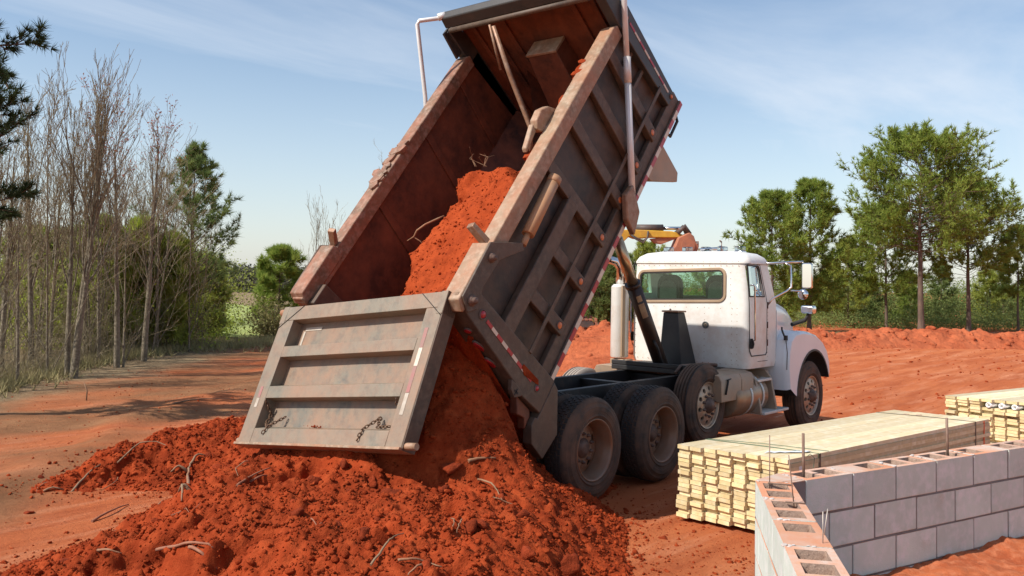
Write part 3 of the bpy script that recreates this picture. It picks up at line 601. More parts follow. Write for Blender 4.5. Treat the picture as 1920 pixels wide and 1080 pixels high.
def wheel_M(x, y, z, sd): return Matrix.Translation((x, y, z)) @ Matrix.Rotation(R(90 if sd < 0 else -90), 4, 'X')
TY = [(.292, -.035), (.315, -.004), (.332, .004), (.338, .010), (.346, .010), (.352, .003), (.385, .006), (.388, .0085), (.43, .0075), (.434, .004), (.455, -.006), (.465, -.010), (.475, -.010), (.50, -.026), (.515, -.048), (.517, -.06), (.517, -.225), (.505, -.25), (.47, -.268), (.42, -.28), (.33, -.276), (.292, -.25)]
TYG = TY[:14]+[(.516, -.042)]+[q for g in (-.075, -.118, -.162, -.205) for q in ((.517, g+.008), (.503, g+.006), (.503, g-.006), (.517, g-.008))]+[(.516, -.236)]+TY[17:]
def make_wheel(name, x, y, z, sd, kind, scale=1.0, pale=False):
    M = wheel_M(x, y, z, sd) @ Matrix.Diagonal((scale, scale, 1, 1))
    rb_ = m_palerub if pale else m_rubber
    b = MB(); b.lathe(TYG if kind != 'dish' and kind != 'inner' else TY, M, 64); ty = b.build(name, [rb_], truck)
    smooth_angle(ty, 30)
    if kind in ('dish', 'inner'):
        b = MB(M)
        for row, hz in enumerate((-.072, -.112, -.152, -.192, -.226)):
            nl = 52
            for k in range(nl):
                a0 = 2*math.pi*(k+(.5 if row % 2 else 0))/nl; a1 = a0+2*math.pi/nl*.82; vs = []
                for rr in (.512, .527 if 0 < row < 4 else .522):
                    for (aa, hh) in ((a0, hz-.018), (a1, hz-.018+.006), (a1, hz+.018), (a0, hz+.018-.006)): vs.append((rr*math.cos(aa), rr*math.sin(aa), hh))
                b.hexa(vs)
        tag(b.build('tread', [m_tread], ty), kind='stuff')
    else:
        b = MB(); b.lathe([(.5155, -.05), (.5185, -.055), (.5185, -.066), (.5155, -.066)], M, 64); b.build('tread', [m_tread], ty)
    if kind == 'inner': return ty
    if kind == 'dish':
        b = MB(); b.lathe([(.312, -.012), (.308, .0), (.298, -.002), (.288, -.03), (.272, -.075), (.262, -.10), (.258, -.17), (.252, -.20), (.262, -.20), (.27, -.17), (.29, -.05), (.30, -.03)], M, 56); b.build('rim_barrel', [m_rimlip], ty)
        prof = [(.256, -.185), (.20, -.168), (.165, -.158), (.10, -.158), (.10, -.175), (.165, -.175), (.20, -.186), (.256, -.203)]; nh, hr, hrad = 5, .200, .034
    else:
        prof = [(.300, -.030), (.296, -.004), (.284, -.008), (.274, -.030), (.262, -.032), (.245, -.022), (.19, -.004), (.15, .0), (.10, .0), (.10, -.03), (.19, -.03), (.245, -.045), (.29, -.06)]; nh, hr, hrad = 10, .212, .029
    b = MB(); b.lathe(prof, M, 60); rim = b.build('rim', [m_rim if kind == 'dish' else m_alu], ty)
    c = MB(M)
    for k in range(nh):
        a = 2*math.pi*(k+.3)/nh; el = 1.35 if kind == 'dish' else 1.0
        cx, cy = hr*math.cos(a), hr*math.sin(a); nn = 16; vs = []
        for hh in (-.30, .10):
            for j in range(nn):
                t = 2*math.pi*j/nn; e1, e2 = hrad*math.cos(t), hrad*el*math.sin(t); vs.append((cx+e1*math.cos(a)-e2*math.sin(a), cy+e1*math.sin(a)+e2*math.cos(a), hh))
        c.add(vs, [tuple(range(nn))[::-1], tuple(range(nn, 2*nn))]+[(j, (j+1) % nn, nn+(j+1) % nn, nn+j) for j in range(nn)])
    boolean(rim, c.mesh('cut', [], BASE[rim.name])); smooth_angle(rim, 30)
    b = MB(); b.lathe([(0, -.21), (.25, -.21), (.26, -.24), (0, -.24)], M, 24, False); b.build('brake_drum', [m_black], ty)
    h0 = -.158 if kind == 'dish' else .0
    b = MB(); b.lathe([(.105, h0-.01), (.105, h0+.012), (.085, h0+.02), (.075, h0+.05), (.05, h0+.058), (.045, h0+.066), (0, h0+.066)] if kind != 'dish' else [(.10, h0-.01), (.10, h0+.008), (.08, h0+.014), (.07, h0+.034), (.04, h0+.038), (0, h0+.038)], M, 24, False)
    for k in range(10):
        a = 2*math.pi*(k+.5)/10; Mk = M @ Matrix.Translation((.1425*math.cos(a), .1425*math.sin(a), h0-.002)); b.lathe([(.0, .036), (.011, .036), (.013, .018), (.019, .016), (.019, 0), (0, 0)], Mk, 8, False)
    b.build('hub', [m_hub], ty); return ty
for xx in (0, 1.33):
    for sd in (-1, 1):
        make_wheel('drive_wheel', xx, sd*1.215, .52, sd, 'dish'); make_wheel('inner_drive_wheel', xx, sd*.885, .52, sd, 'inner')
make_wheel('pusher_wheel', 2.98, -.895, .656, -1, 'alu'); make_wheel('pusher_wheel', 2.93, 1.22, .47, 1, 'alu', pale=True)
make_wheel('steer_wheel', 5.89, -1.093, .554, -1, 'alu'); make_wheel('steer_wheel', 5.89, 1.093, .554, 1, 'alu')

# cab
CX0, CX1 = 4.0, 5.15
def ring(z, x0, x1, hw, r): return [(x, y, z) for x, y in rrect(x0, -hw, x1, hw, r, 6)]
lev = [(1.05, CX0+.02, 4.98, .925, .10), (1.12, CX0, 5.0, .945, .11), (1.95, CX0, 5.0, .95, .12), (2.46, CX0+.005, 4.80, .915, .13), (2.50, CX0+.005, 4.79, .912, .13)]
roof = [(2.503, CX0-.008, 4.80, .925, .14), (2.53, CX0-.01, 4.80, .925, .14), (2.60, CX0+.02, 4.76, .885, .15), (2.655, CX0+.09, 4.70, .80, .16), (2.685, CX0+.22, 4.60, .62, .18), (2.692, CX0+.40, 4.45, .3, .1)]
def loft(levels, cap0=True, cap1=True, M=None):
    b = MB(M); rings = [ring(*q) for q in levels]; n = len(rings[0]); vs = [p for r_ in rings for p in r_]
    fs = [(i*n+j, i*n+(j+1) % n, (i+1)*n+(j+1) % n, (i+1)*n+j) for i in range(len(rings)-1) for j in range(n)]
    if cap0: fs.append(tuple(range(n))[::-1])
    if cap1: fs.append(tuple((len(rings)-1)*n+j for j in range(n)))
    return b.add(vs, fs)
cab = loft(lev).build('cab', [m_white, m_seal], truck)
inn = loft([(1.10, CX0+.05, 4.93, .88, .08), (1.95, CX0+.045, 4.945, .90, .09), (2.455, CX0+.05, 4.75, .87, .10)]).mesh('inner', [], BASE[cab.name]); boolean(cab, inn)
def win_cut(poly, ax, a, b_): c = MB(); c.prism(poly, ax, a, b_); return c.mesh('cut', [], BASE[cab.name])
# openings (rear, right door, left door, windshield)
RW = [(y, z+.022*(-(y)/.7)) for y, z in rrect(-.585, 1.965, .80, 2.40, .085, 6)]
boolean(cab, win_cut(RW, 0, 3.9, 4.1))
DW = [(2.06, 4.06), (2.47, 4.04), (2.47, 4.36), (2.44, 4.40), (2.06, 4.50)]
DWX = [(x, z) for z, x in DW]; boolean(cab, win_cut(DWX, 1, -1.1, -.8)); boolean(cab, win_cut(DWX, 1, .8, 1.1))
boolean(cab, win_cut(rrect(-.80, 2.03, .80, 2.44, .08, 5), 0, 4.70, 5.2))
smooth_angle(cab, 40)
rf = loft(roof, True, True).build('cab_roof', [m_white], cab); smooth_angle(rf, 50)
def ringmesh(poly_o, poly_i, ax, a, b_, name, mm, bev=.006):
    n = len(poly_o); mk = lambda q, t: [(t, q[0], q[1]), (q[0], t, q[1]), (q[0], q[1], t)][ax]
    if ax == 1: mk = lambda q, t: (q[1], t, q[0])
    vs = [mk(q, a) for q in poly_o]+[mk(q, a) for q in poly_i]+[mk(q, b_) for q in poly_o]+[mk(q, b_) for q in poly_i]; fs = []
    for j in range(n):
        k = (j+1) % n; fs += [(j, k, n+k, n+j), (2*n+j, 3*n+j, 3*n+k, 2*n+k), (j, 2*n+j, 2*n+k, k), (n+j, n+k, 3*n+k, 3*n+j)]
    return MB().add(vs, fs).build(name, [mm], cab, bev)
def rwp(e): return [(y, z+.022*(-(y)/.7)) for y, z in rrect(-.585-e, 1.965-e, .80+e, 2.40+e, .085+e, 6)]
ringmesh(rwp(.030), rwp(-.010), 0, 3.985, 4.012, 'window_seal', m_seal)
ringmesh(rwp(-.002), rwp(-.03), 0, 3.992, 4.02, 'window_gasket', m_gap, 0)
MB().prism(rwp(-.004), 0, 4.022, 4.027).build('rear_window', [m_glass], cab)
for sd in (-1, 1):
    # door: slightly proud panel with dark gap round it, window frame, hinges, handle, grab rail
    tilt = lambda z: .95 if z < 1.95 else .95-.035*(z-1.95)/.51
    def side_poly(pts, o_, name, mm, par, bev=0):
        b = MB(); n = len(pts); vs = [(x, sd*(tilt(z)+o_), z) for z, x in pts]+[(x, sd*(tilt(z)-.004), z) for z, x in pts]
        b.add(vs, [tuple(range(n)), tuple(range(n, 2*n))[::-1]]+[(i, (i+1) % n, n+(i+1) % n, n+i) for i in range(n)]); return b.build(name, [mm], par, bev)
    def strip(loop, wd, o_, name, mm, par):   # closed frame strip following the cab side
        n = len(loop); cz = sum(p[0] for p in loop)/n; cx = sum(p[1] for p in loop)/n; b = MB(); vs = []
        for z, x in loop:
            dz, dx = z-cz, x-cx; L = math.hypot(dz, dx); z2, x2 = z-dz/L*wd, x-dx/L*wd
            vs += [(x, sd*(tilt(z)+o_), z), (x2, sd*(tilt(z2)+o_), z2), (x, sd*(tilt(z)-.006), z), (x2, sd*(tilt(z2)-.006), z2)]
        fs = []
        for i in range(n):
            a, c_ = 4*i, 4*((i+1) % n); fs += [(a, c_, c_+1, a+1), (a, a+2, c_+2, c_), (a+1, c_+1, c_+3, a+3)]
        return b.add(vs, fs).build(name, [mm], par)
    DP = [(1.22, 4.10), (1.22, 4.56), (1.26, 4.60), (1.95, 4.60), (2.06, 4.575), (2.495, 4.43), (2.505, 4.40), (2.505, 4.03), (2.49, 4.015), (1.95, 4.015), (1.30, 4.04)]
    door = strip(DP, .014, .0025, 'door', m_gap, cab)
    strip([(2.04, 4.045), (2.04, 4.525), (2.45, 4.405), (2.485, 4.375), (2.485, 4.025)], .022, .006, 'window_frame', m_gap, door)
    b = MB(); b.add([(x, sd*(tilt(z)-.012), z) for z, x in DW]+[(x, sd*(tilt(z)-.016), z) for z, x in DW], [(0, 1, 2, 3, 4), (9, 8, 7, 6, 5)]); b.build('door_window', [m_glass], door)
    b = MB(); b.tube([(4.045, sd*.95, 2.20), (4.05, sd*1.0, 2.21), (4.075, sd*1.005, 2.18), (4.085, sd*1.005, 1.45), (4.08, sd*.955, 1.43)], .0125, 8); b.build('grab_rail', [m_chrome], door)
    b = MB(); b.box((4.05, sd*.952, 1.33), (4.10, sd*.975, 1.47)); b.tube([(4.075, sd*.98, 1.45), (4.08, sd*.992, 1.40), (4.075, sd*.98, 1.34)], .012, 8); b.build('door_handle', [m_gap], door, .006)
    b = MB()
    for zz in (1.35, 1.6, 1.88): b.tube([(4.607, sd*.952, zz), (4.607, sd*.952, zz+.09)], .012, 8)
    b.build('door_hinge', [m_hub], door)
    MB().box((4.62, sd*.948, 1.14), (4.30, sd*.951, 1.146)).build('cab_seam', [m_gap], cab)
# seam under the roof, rivets, badge
b = MB()
for yy in np.linspace(-.80, .80, 2): pass
ringv = ring(2.501, CX0-.003, 4.80, .916, .135); b.tube([Vector(p) for p in ringv]+[Vector(ringv[0])], .004, 5, False); b.build('roof_seam', [m_seal], cab)
b = MB()
def rivet(x, y, z, nx, ny):
    q = Vector((x, y, z)); n_ = Vector((nx, ny, 0)); t_ = Vector((-ny, nx, 0)); u_ = Vector((0, 0, 1)); r_ = .007
    b.add([q+n_*.003]+[q+(t_*math.cos(k*1.2566)+u_*math.sin(k*1.2566))*r_ for k in range(5)], [(0, k+1, (k+1) % 5+1) for k in range(5)])
for k in range(19):
    y_ = -.80+k*.09; rivet(CX0-.0105, y_, 2.535, -1, 0); rivet(CX0-.001, y_, 2.47, -1, 0); rivet(CX0-.001, y_, 1.87, -1, 0) if k % 2 else None; rivet(CX0-.001, y_, 1.10, -1, 0)
for k in range(9):
    for y_ in (-.78, -.70, .86, .28, -.28): rivet(CX0-.001, y_, 1.16+k*.09, -1, 0)
for k in range(6):
    for y_ in (-.68, .88): rivet(CX0-.001, y_, 1.95+k*.085, -1, 0)
for k in range(14): rivet(4.62, -.951, 1.2+k*.052, 0, -1)
tag(b.build('rivet', [m_seal], cab), kind='stuff')
Mb = Matrix.Translation((CX0-.001, -.30, 1.63)) @ Matrix.Rotation(R(-90), 4, 'Y')
b = MB(); b.lathe([(0, .006), (.030, .006), (.040, .004), (.043, .012), (.050, .010), (.052, 0), (0, 0)], Mb, 22, False); b.build('round_badge', [m_badge], cab)
b = MB(Mb)
for k in range(6): a = k*math.pi/3; b.box((-.006+.017*math.cos(a), -.006+.017*math.sin(a), .006), (.006+.017*math.cos(a), .006+.017*math.sin(a), .009))
b.build('badge_relief', [m_seal], cab)
# seats, dash and steering wheel seen through the glass
for yy in (.42, -.38):
    b = MB(); b.prism(rrect(yy-.20, 1.85, yy+.20, 2.34, .15, 6), 0, 4.20, 4.30); st = b.build('seat', [m_seat], cab, .02)
    b = MB(); b.prism(rrect(yy-.145, 1.80, yy+.145, 2.25, .12, 6), 0, 4.185, 4.199); b.build('seat_back', [m_seatpad], cab, .006)
    b = MB(); b.box((4.22, yy-.22, 1.50), (4.68, yy+.22, 1.66)); b.build('seat_cushion', [m_seat], cab, .03)
b = MB(); b.box((4.72, -.86, 1.5), (4.92, .86, 1.98)); b.build('dashboard', [m_seat], cab, .03)
b = MB(); b.prism([(4.70, 2.03), (4.98, 1.99)], 0, 0, 0) if False else None
MB().add([(4.955, -.81, 2.02), (4.955, .81, 2.02), (4.80, .81, 2.45), (4.80, -.81, 2.45)], [(0, 1, 2, 3)]).build('windshield', [m_glass], cab)
# roof lamps and horn
for (xx, yy) in ((4.52, .62), (4.52, .30), (4.55, 0), (4.52, -.28), (4.52, -.56)):
    b = MB(); b.box((xx-.05, yy-.07, 2.655), (xx+.09, yy+.07, 2.70)); b.cur = 1; b.prism(rrect(xx-.05, 2.70, xx+.08, 2.76, .02, 3), 1, yy-.06, yy+.06) if False else b.box((xx-.045, yy-.06, 2.70), (xx+.08, yy+.06, 2.765)); b.build('roof_lamp', [m_chrome, m_lens], cab, .012)
b = MB(); b.tube([(4.25, -.05, 2.71), (4.55, -.10, 2.735), (4.72, -.12, 2.74), (4.78, -.125, 2.74)], [.02, .022, .03, .055], 12); b.tube([(4.3, -.06, 2.66), (4.3, -.06, 2.72)], .012); b.build('air_horn', [m_chrome], cab)
b = MB(); b.tube([(4.35, -.36, 2.66), (4.35, -.36, 2.83)], .006, 6); b.tube([(4.35, -.36, 2.82), (4.35, -.33, 2.845)], .012, 6); b.build('roof_antenna', [m_hub], cab)
# hood and fenders
b = MB(); hl = []
for (x, hw, zt, rr) in ((5.0, .92, 1.97, .16), (5.35, .86, 1.955, .17), (5.75, .78, 1.90, .18), (6.08, .71, 1.80, .20), (6.22, .66, 1.70, .22)):
    hl.append([(x, y, z) for y, z in ([(-hw, 1.0), (-hw, 1.3)]+[(-hw+rr-rr*math.cos(a), zt-rr+rr*math.sin(a)) for a in [R(q) for q in range(0, 91, 15)]]+[(hw-rr+rr*math.sin(a), zt-rr+rr*math.cos(a)) for a in [R(q) for q in range(0, 91, 15)]]+[(hw, 1.3), (hw, 1.0)])])
n_ = len(hl[0]); b.add([p for r_ in hl for p in r_], [(i*n_+j, i*n_+j+1, (i+1)*n_+j+1, (i+1)*n_+j) for i in range(4) for j in range(n_-1)]+[tuple(range(n_)), tuple(4*n_+j for j in range(n_))])
hood = b.build('hood', [m_fender], truck); smooth_angle(hood, 42)
b = MB(); b.box((6.221, -.60, 1.0), (6.25, .60, 1.62)); b.build('grille', [m_chrome], hood, .01)
for sd in (-1, 1):
    # fender: swept from the outline, with a wheel arch cut-out, curved across
    cx, cz, ra = 5.89, .60, .64
    out = [(4.98, .70)]+[(4.93, 1.0), (4.95, 1.25), (5.02, 1.42), (5.18, 1.515), (5.45, 1.545), (5.75, 1.53), (6.05, 1.47), (6.28, 1.37), (6.46, 1.22), (6.56, 1.03), (6.58, .86), (6.56, .84)]
    arch = [(cx+ra*math.cos(a), cz+ra*math.sin(a)*1.03) for a in [R(q) for q in range(18, 181, 9)]]
    arch = arch+[(5.20, .62)]
    poly = out+arch; npl = len(poly); b = MB(); rows = []
    for (ins, yv) in ((0.10, .60), (.055, .70), (.0, .90), (.0, 1.03), (.012, 1.085), (.05, 1.125)):
        row = []
        for i, (x, z) in enumerate(poly):
            if i < len(out):
                dx, dz = x-5.75, z-1.0; L = math.hypot(dx, dz); k = ins if yv > .95 else -0.0
                row.append((x-dx/L*k, sd*yv, z-dz/L*k))
            else: row.append((x, sd*yv, z))
        rows.append(row)
    vs = [p for r_ in rows for p in r_]; fs = []
    for i in range(len(rows)-1):
        for j in range(len(out)-1): fs.append((i*npl+j, i*npl+j+1, (i+1)*npl+j+1, (i+1)*npl+j))
    L0 = (len(rows)-1)*npl; na = len(out)
    # side face between outline and arch: pair by angle
    def ang(p): return math.atan2(p[1]-cz, p[0]-cx)
    face = [L0+j for j in range(npl)]
    fs.append(tuple(face))
    b.add(vs, fs); fd = b.build('fender', [m_fender], truck)
    bmx = bmesh.new(); bmx.from_mesh(fd.data); bmesh.ops.triangulate(bmx, faces=[f for f in bmx.faces if len(f.verts) > 4]); bmesh.ops.remove_doubles(bmx, verts=bmx.verts, dist=1e-5); bmx.to_mesh(fd.data); bmx.free()
    smooth_angle(fd, 35)
    b = MB(); na_ = len(arch)-1
    pts_o = [(x, z) for x, z in arch[:-1]]; vs = []; 
    for (sc_, yv) in ((1.0, 1.13), (.955, 1.132), (.955, 1.06), (.99, .66)):
        vs += [(cx+(x-cx)*sc_, sd*yv, cz+(z-cz)*sc_) for x, z in pts_o]
    b.add(vs, [(i*na_+j, i*na_+j+1, (i+1)*na_+j+1, (i+1)*na_+j) for i in range(3) for j in range(na_-1)]); smooth_angle(b.build('arch_liner', [m_black], fd), 40)
    b = MB(); b.tube([(5.06, sd*.97, 1.60), (5.0, sd*1.0, 1.56), (4.97, sd*1.06, 1.45)], .014, 6); b.box((4.96, sd*1.04, 1.42), (5.02, sd*1.08, 1.49)); b.tube([(4.97, sd*1.07, 1.44), (4.955, sd*1.10, 1.25), (4.93, sd*1.105, 1.0)], .006, 6); b.build('hood_latch', [m_gap], fd, .004)
b = MB(); b.box((6.22, -.98, .45), (6.42, .98, .78)); b.build('front_bumper', [m_chrome], truck, .05)
for sd in (-1, 1):
    # battery box with curved lid, tank, steps
    b = MB(); b.prism([(sd*.50, .68), (sd*1.0, .68), (sd*1.0, .95), (sd*.96, 1.02), (sd*.86, 1.04), (sd*.50, 1.04)], 0, 3.12, 3.72); bx = b.build('battery_box', [m_tan], truck, .01)
    b = MB(); b.tube([(3.30, sd*1.006, .97), (3.27, sd*1.015, .93), (3.22, sd*1.012, .78)], .013, 6); b.tube([(3.26, sd*1.012, .96), (3.36, sd*1.012, .975)], .009, 6); b.build('rubber_latch', [m_gap], bx)
    b = MB(); b.prism([(sd*1.001, .70), (sd*1.006, .70), (sd*1.006, .94), (sd*.97, 1.015), (sd*.87, 1.043), (sd*.60, 1.045), (sd*.60, 1.041), (sd*.87, 1.039), (sd*.962, 1.012), (sd*1.001, .94)], 0, 3.70, 4.05); b.build('tank_cover', [m_tan], truck, .003)
    b = MB(); Mt = Matrix.Translation((3.55, sd*.76, .68)) @ Matrix.Rotation(R(90), 4, 'Y'); b.lathe([(0, -.02), (.20, -.015), (.255, .0), (.27, .03), (.27, .93), (.255, .96), (.2, .975), (0, .98)], Mt, 36, False); tk = b.build('fuel_tank', [m_tank], truck); smooth_angle(tk, 40)
    for hx in (.42, .78):
        b = MB(); b.lathe([(.271, hx-.025), (.277, hx-.025), (.277, hx+.025), (.271, hx+.025)], Mt, 36); b.build('tank_strap', [m_stack], tk)
    b = MB(); b.prism([(.46, 4.20), (.95, 4.10), (1.02, 4.30), (.95, 4.42), (.42, 4.62), (.42, 4.45)], 1, 0, 0) if False else None
    for x0 in (4.16, 4.66):
        b = MB(); b.prism([(sd*.60, .50), (sd*1.06, .43), (sd*1.06, .50), (sd*.98, .90), (sd*.90, 1.0), (sd*.60, 1.03)], 0, x0, x0+.05); b.build('step_bracket', [m_tan], truck, .006)
    for (zz, y1) in ((.90, 1.0), (.46, 1.10)):
        b = MB(); b.box((4.21, sd*.74, zz-.035), (4.66 if zz > .7 else 5.02, sd*y1, zz)); b.build('cab_step', [m_stack], truck, .006)
    b = MB(); Mt2 = Matrix.Translation((4.26, sd*.76, .70)) @ Matrix.Rotation(R(90), 4, 'Y'); b.lathe([(0, 0), (.14, 0), (.15, .02), (.15, .36), (.14, .38), (0, .38)], Mt2, 24, False); b.build('air_tank', [m_tank], truck)
# exhaust stack with guard on the left
b = MB(); Ms = Matrix.Translation((3.93, 1.10, 1.08)); b.lathe([(0, 0), (.125, 0), (.135, .02), (.135, 1.06), (.10, 1.10), (0, 1.10)], Ms, 28, False); sk = b.build('exhaust_stack', [m_stack], truck); smooth_angle(sk, 40)
b = MB(); b.box((3.78, .955, 1.10), (3.86, .985, 2.16)); b.build('stack_guard', [m_seal], sk, .008)
b = MB(); b.tube([(3.93, 1.10, 2.15), (3.93, 1.10, 2.42), (3.86, 1.14, 2.52), (3.70, 1.22, 2.56)], .062, 16); b.build('exhaust_tip', [m_chrome], sk)
b = MB(); b.box((3.83, .9, .98), (4.0, 1.2, 1.06)); b.tube([(3.9, 1.1, 1.0), (3.9, 1.05, .85), (4.1, .9, .8)], .05, 10); b.build('stack_bracket', [m_seal], sk, .01)
b = MB(); b.box((3.95, .96, 2.20), (4.02, 1.20, 2.28)); b.build('stack_clamp', [m_rim], sk, .008)
# doghouse, hoist
b = MB(); b.hexa([(3.50, -.20, 1.07), (3.86, -.24, 1.07), (3.86, .16, 1.07), (3.50, .16, 1.07), (3.56, -.10, 1.80), (3.76, -.10, 1.80), (3.76, .13, 1.80), (3.56, .13, 1.80)]); b.build('hoist_tower', [m_black], truck, .012)
b = MB(); b.box((3.54, -.115, 1.802), (3.78, .145, 1.825)); b.tube([(3.6, .04, 1.83), (3.6, .04, 1.85)], .014, 8); b.build('tower_cap', [m_rim], truck, .006)
P0, P1 = Vector((3.34, 0, 1.02)), Vector((1.44, 0, 3.83)); q = lambda t: P0.lerp(P1, t)
b = MB(); b.tube([q(0), q(.418)], .098, 24); b.tube([q(.405), q(.42)], .108, 24); hs = b.build('hoist_sleeve', [m_sleeve], truck)
b = MB(); b.tube([q(.421), q(.62)], .075, 24); b.tube([q(.62), q(.85)], .06, 24); b.tube([q(.85), q(1.02)], .045, 24); b.build('hoist_rod', [m_rod], truck)
dd = (P1-P0).normalized(); side = Vector((-1, -.9, 0)).normalized(); side = (side-dd*side.dot(dd)).normalized()
for (t0, t1, k) in ((.345, .372, .7), (.27, .335, .85)):
    b = MB(); o2 = dd.cross(side); vs = []
    for tt in (t0, t1):
        for a in np.linspace(-.5*k, .5*k, 7): vs.append(q(tt)+(side*math.cos(a)+o2*math.sin(a))*.0995)
    b.add(vs, [(j, j+1, 8+j, 7+j) for j in range(6)]); b.build('sleeve_decal', [m_yellowdecal], hs)
b = MB(); b.tube([q(.16)+side*.10, q(.14)+side*.18, q(.05)+side*.14, Vector((3.45, -.1, 1.07))], .018, 8); b.build('hydraulic_hose', [m_black], truck)
b = MB(); b.tube([(2.9, -.45, 1.03), (3.0, -.47, 1.12), (3.5, -.52, 1.12), (3.85, -.55, 1.09)], .022, 8); b.build('hydraulic_hose', [m_hub], truck)
# mirrors
for sd in (-1, 1):
    b = MB(); b.tube([(4.62, sd*.93, 2.52), (4.95, sd*1.15, 2.55), (5.10, sd*1.27, 2.56)], .016, 8); b.tube([(4.86, sd*1.09, 2.54), (4.90, sd*1.17, 2.50), (4.90, sd*1.18, 2.19), (4.84, sd*1.13, 2.13), (4.66, sd*1.0, 2.02), (4.62, sd*.95, 1.93)], .014, 8); b.tube([(4.89, sd*1.18, 2.14), (5.14, sd*1.30, 2.13)], .012, 8)
    ar = b.build('mirror_arm', [m_chrome], truck)
    mr = MB(Matrix.Translation((5.14, sd*1.31, 2.36)) @ Matrix.Rotation(R(sd*-12), 4, 'Z'))
    mr.prism(rrect(-.075, -.185, .075, .185, .035, 4), 0, .0, .09); mh = mr.build('mirror', [m_chrome], truck, .02)
    mr = MB(Matrix.Translation((5.14, sd*1.31, 2.36)) @ Matrix.Rotation(R(sd*-12), 4, 'Z')); mr.prism(rrect(-.062, -.17, .062, .17, .02, 4), 0, -.004, -.0005); mr.build('mirror_glass', [m_mirror], mh)
    mr = MB(); mr.lathe([(0, .035), (.05, .03), (.075, .012), (.078, 0), (.06, -.03), (0, -.04)], Matrix.Translation((5.10, sd*1.27, 2.09)) @ Matrix.Rotation(R(-90), 4, 'Y'), 22, False); mr.build('round_mirror', [m_chrome], mh)
    mr = MB(); mr.prism(rrect(sd*1.13-.10, 1.80, sd*1.13+.10, 1.92, .03, 4), 0, 5.60, 5.72); mr.build('hood_mirror', [m_chrome], truck, .02)
    b = MB(); b.tube([(5.66, sd*1.13, 1.80), (5.66, sd*1.08, 1.70), (5.70, sd*.85, 1.62)], [.02, .03, .03], 8); b.build('hood_mirror_arm', [m_gap], truck)
# ------------------------------------------------------------------ concrete block wall
m_blk = mat('concrete_block', (.59, .645, .575), (.50, .55, .49), 3, .9, bump=.003, bscale=120, dust=(.50, .35, .26), damt=.17, dscale=3, c3=(.66, .66, .63), rand=.07, spec=.2)
m_blktop = mat('dusted_block_top', (.60, .26, .145), (.56, .42, .34), 2.2, .92, bump=.002, bscale=120, rand=.08, spec=.2, c3=(.58, .30, .18), lo=.42, hi=.60)
m_core = mat('rough_core_grout', (.36, .25, .19), (.24, .15, .11), 40, .95, bump=.006, bscale=60, c3=(.44, .30, .22))
m_mortar = mat('grey_mortar', (.235, .215, .20), (.16, .145, .135), 6, .95, bump=.002, bscale=90, dust=(.36, .2, .13), damt=.25)
m_bar = mat('rusty_rebar', (.20, .12, .085), (.30, .21, .16), 12, .7, metal=.3)
m_wire = mat('tie_wire', (.42, .36, .31), (.26, .19, .15), 10, .5, metal=.5)
WX, WY, WZ, WYAW = -2.507, -4.354, 1.117, R(-17.79)
wall = thing('block_wall', 'low wall of grey concrete blocks with an angled corner and orange dust on top', 'wall', (WX, WY, 0))
BL_, BH_, BD_ = .3945, .1915, .194
def block_mesh(name, L, cores, smoothface=0):
    # local: x along the wall, y depth (0 front .. BD_), z up from 0; cores = list of (x0,x1)
    b = MB(); xs = [0]+[v for c in cores for v in c]+[L]; y0, y1, dz = .034, BD_-.034, .075; top = BH_
    b.add([(0, 0, 0), (L, 0, 0), (L, BD_, 0), (0, BD_, 0), (0, 0, top), (L, 0, top), (L, BD_, top), (0, BD_, top)], [(3, 2, 1, 0), (0, 1, 5, 4), (1, 2, 6, 5), (2, 3, 7, 6), (3, 0, 4, 7)])
    if not cores: b.cur = 1; b.add([(0, 0, top), (L, 0, top), (L, BD_, top), (0, BD_, top)], [(0, 1, 2, 3)]); return b.mesh(name, [m_blk, m_blktop, m_core], fix=False)
    b.cur = 1
    b.add([(0, 0, top), (L, 0, top), (L, y0, top), (0, y0, top)], [(0, 1, 2, 3)]); b.add([(0, y1, top), (L, y1, top), (L, BD_, top), (0, BD_, top)], [(0, 1, 2, 3)])
    for i in range(0, len(xs), 2): b.add([(xs[i], y0, top), (xs[i+1], y0, top), (xs[i+1], y1, top), (xs[i], y1, top)], [(0, 1, 2, 3)])
    b.cur = 2
    for a, c in cores:
        t = .006
        b.add([(a, y0, top), (c, y0, top), (c, y1, top), (a, y1, top), (a+t, y0+t, top-dz), (c-t, y0+t, top-dz), (c-t, y1-t, top-dz), (a+t, y1-t, top-dz)], [(0, 4, 5, 1), (1, 5, 6, 2), (2, 6, 7, 3), (3, 7, 4, 0), (4, 7, 6, 5)])
    return b.mesh(name, [m_blk, m_blktop, m_core], fix=False)
full = [block_mesh('block_two_core', BL_, [(.045, .175), (.222, .352)]), block_mesh('block_one_core', BL_, [(.05, .18)]), block_mesh('block_other_core', BL_, [(.20, .345)])]
half = block_mesh('block_half', .1932, [(.04, .155)])
solid = block_mesh('block_plain', BL_, []); solidh = block_mesh('block_plain_half', .1932, [])
def place(me, M, par=wall):
    o = bpy.data.objects.new('block', me); COL.objects.link(o); o.parent = par; BASE[o.name] = BASE[par.name]
    o.matrix_local = Matrix.Translation(-BASE[par.name]) @ M
    md = o.modifiers.new('bevel', 'BEVEL'); md.width = .006; md.segments = 2; md.limit_method = 'ANGLE'; return o
dirR = Vector((math.cos(WYAW), math.sin(WYAW), 0)); nR = Vector((-dirR.y, dirR.x, 0))      # depth direction (away from the camera)
MR = Matrix.Translation((WX, WY, 0)) @ Matrix.Rotation(WYAW, 4, 'Z')
YL = math.atan2(-.502, -.865); ML = Matrix.Translation((-2.615, -4.322, 0)) @ Matrix.Rotation(YL, 4, 'Z')   # inner face of the arm; local -y is outside
MLo = ML @ Matrix.Translation((0, -BD_, 0))
mor = MB()
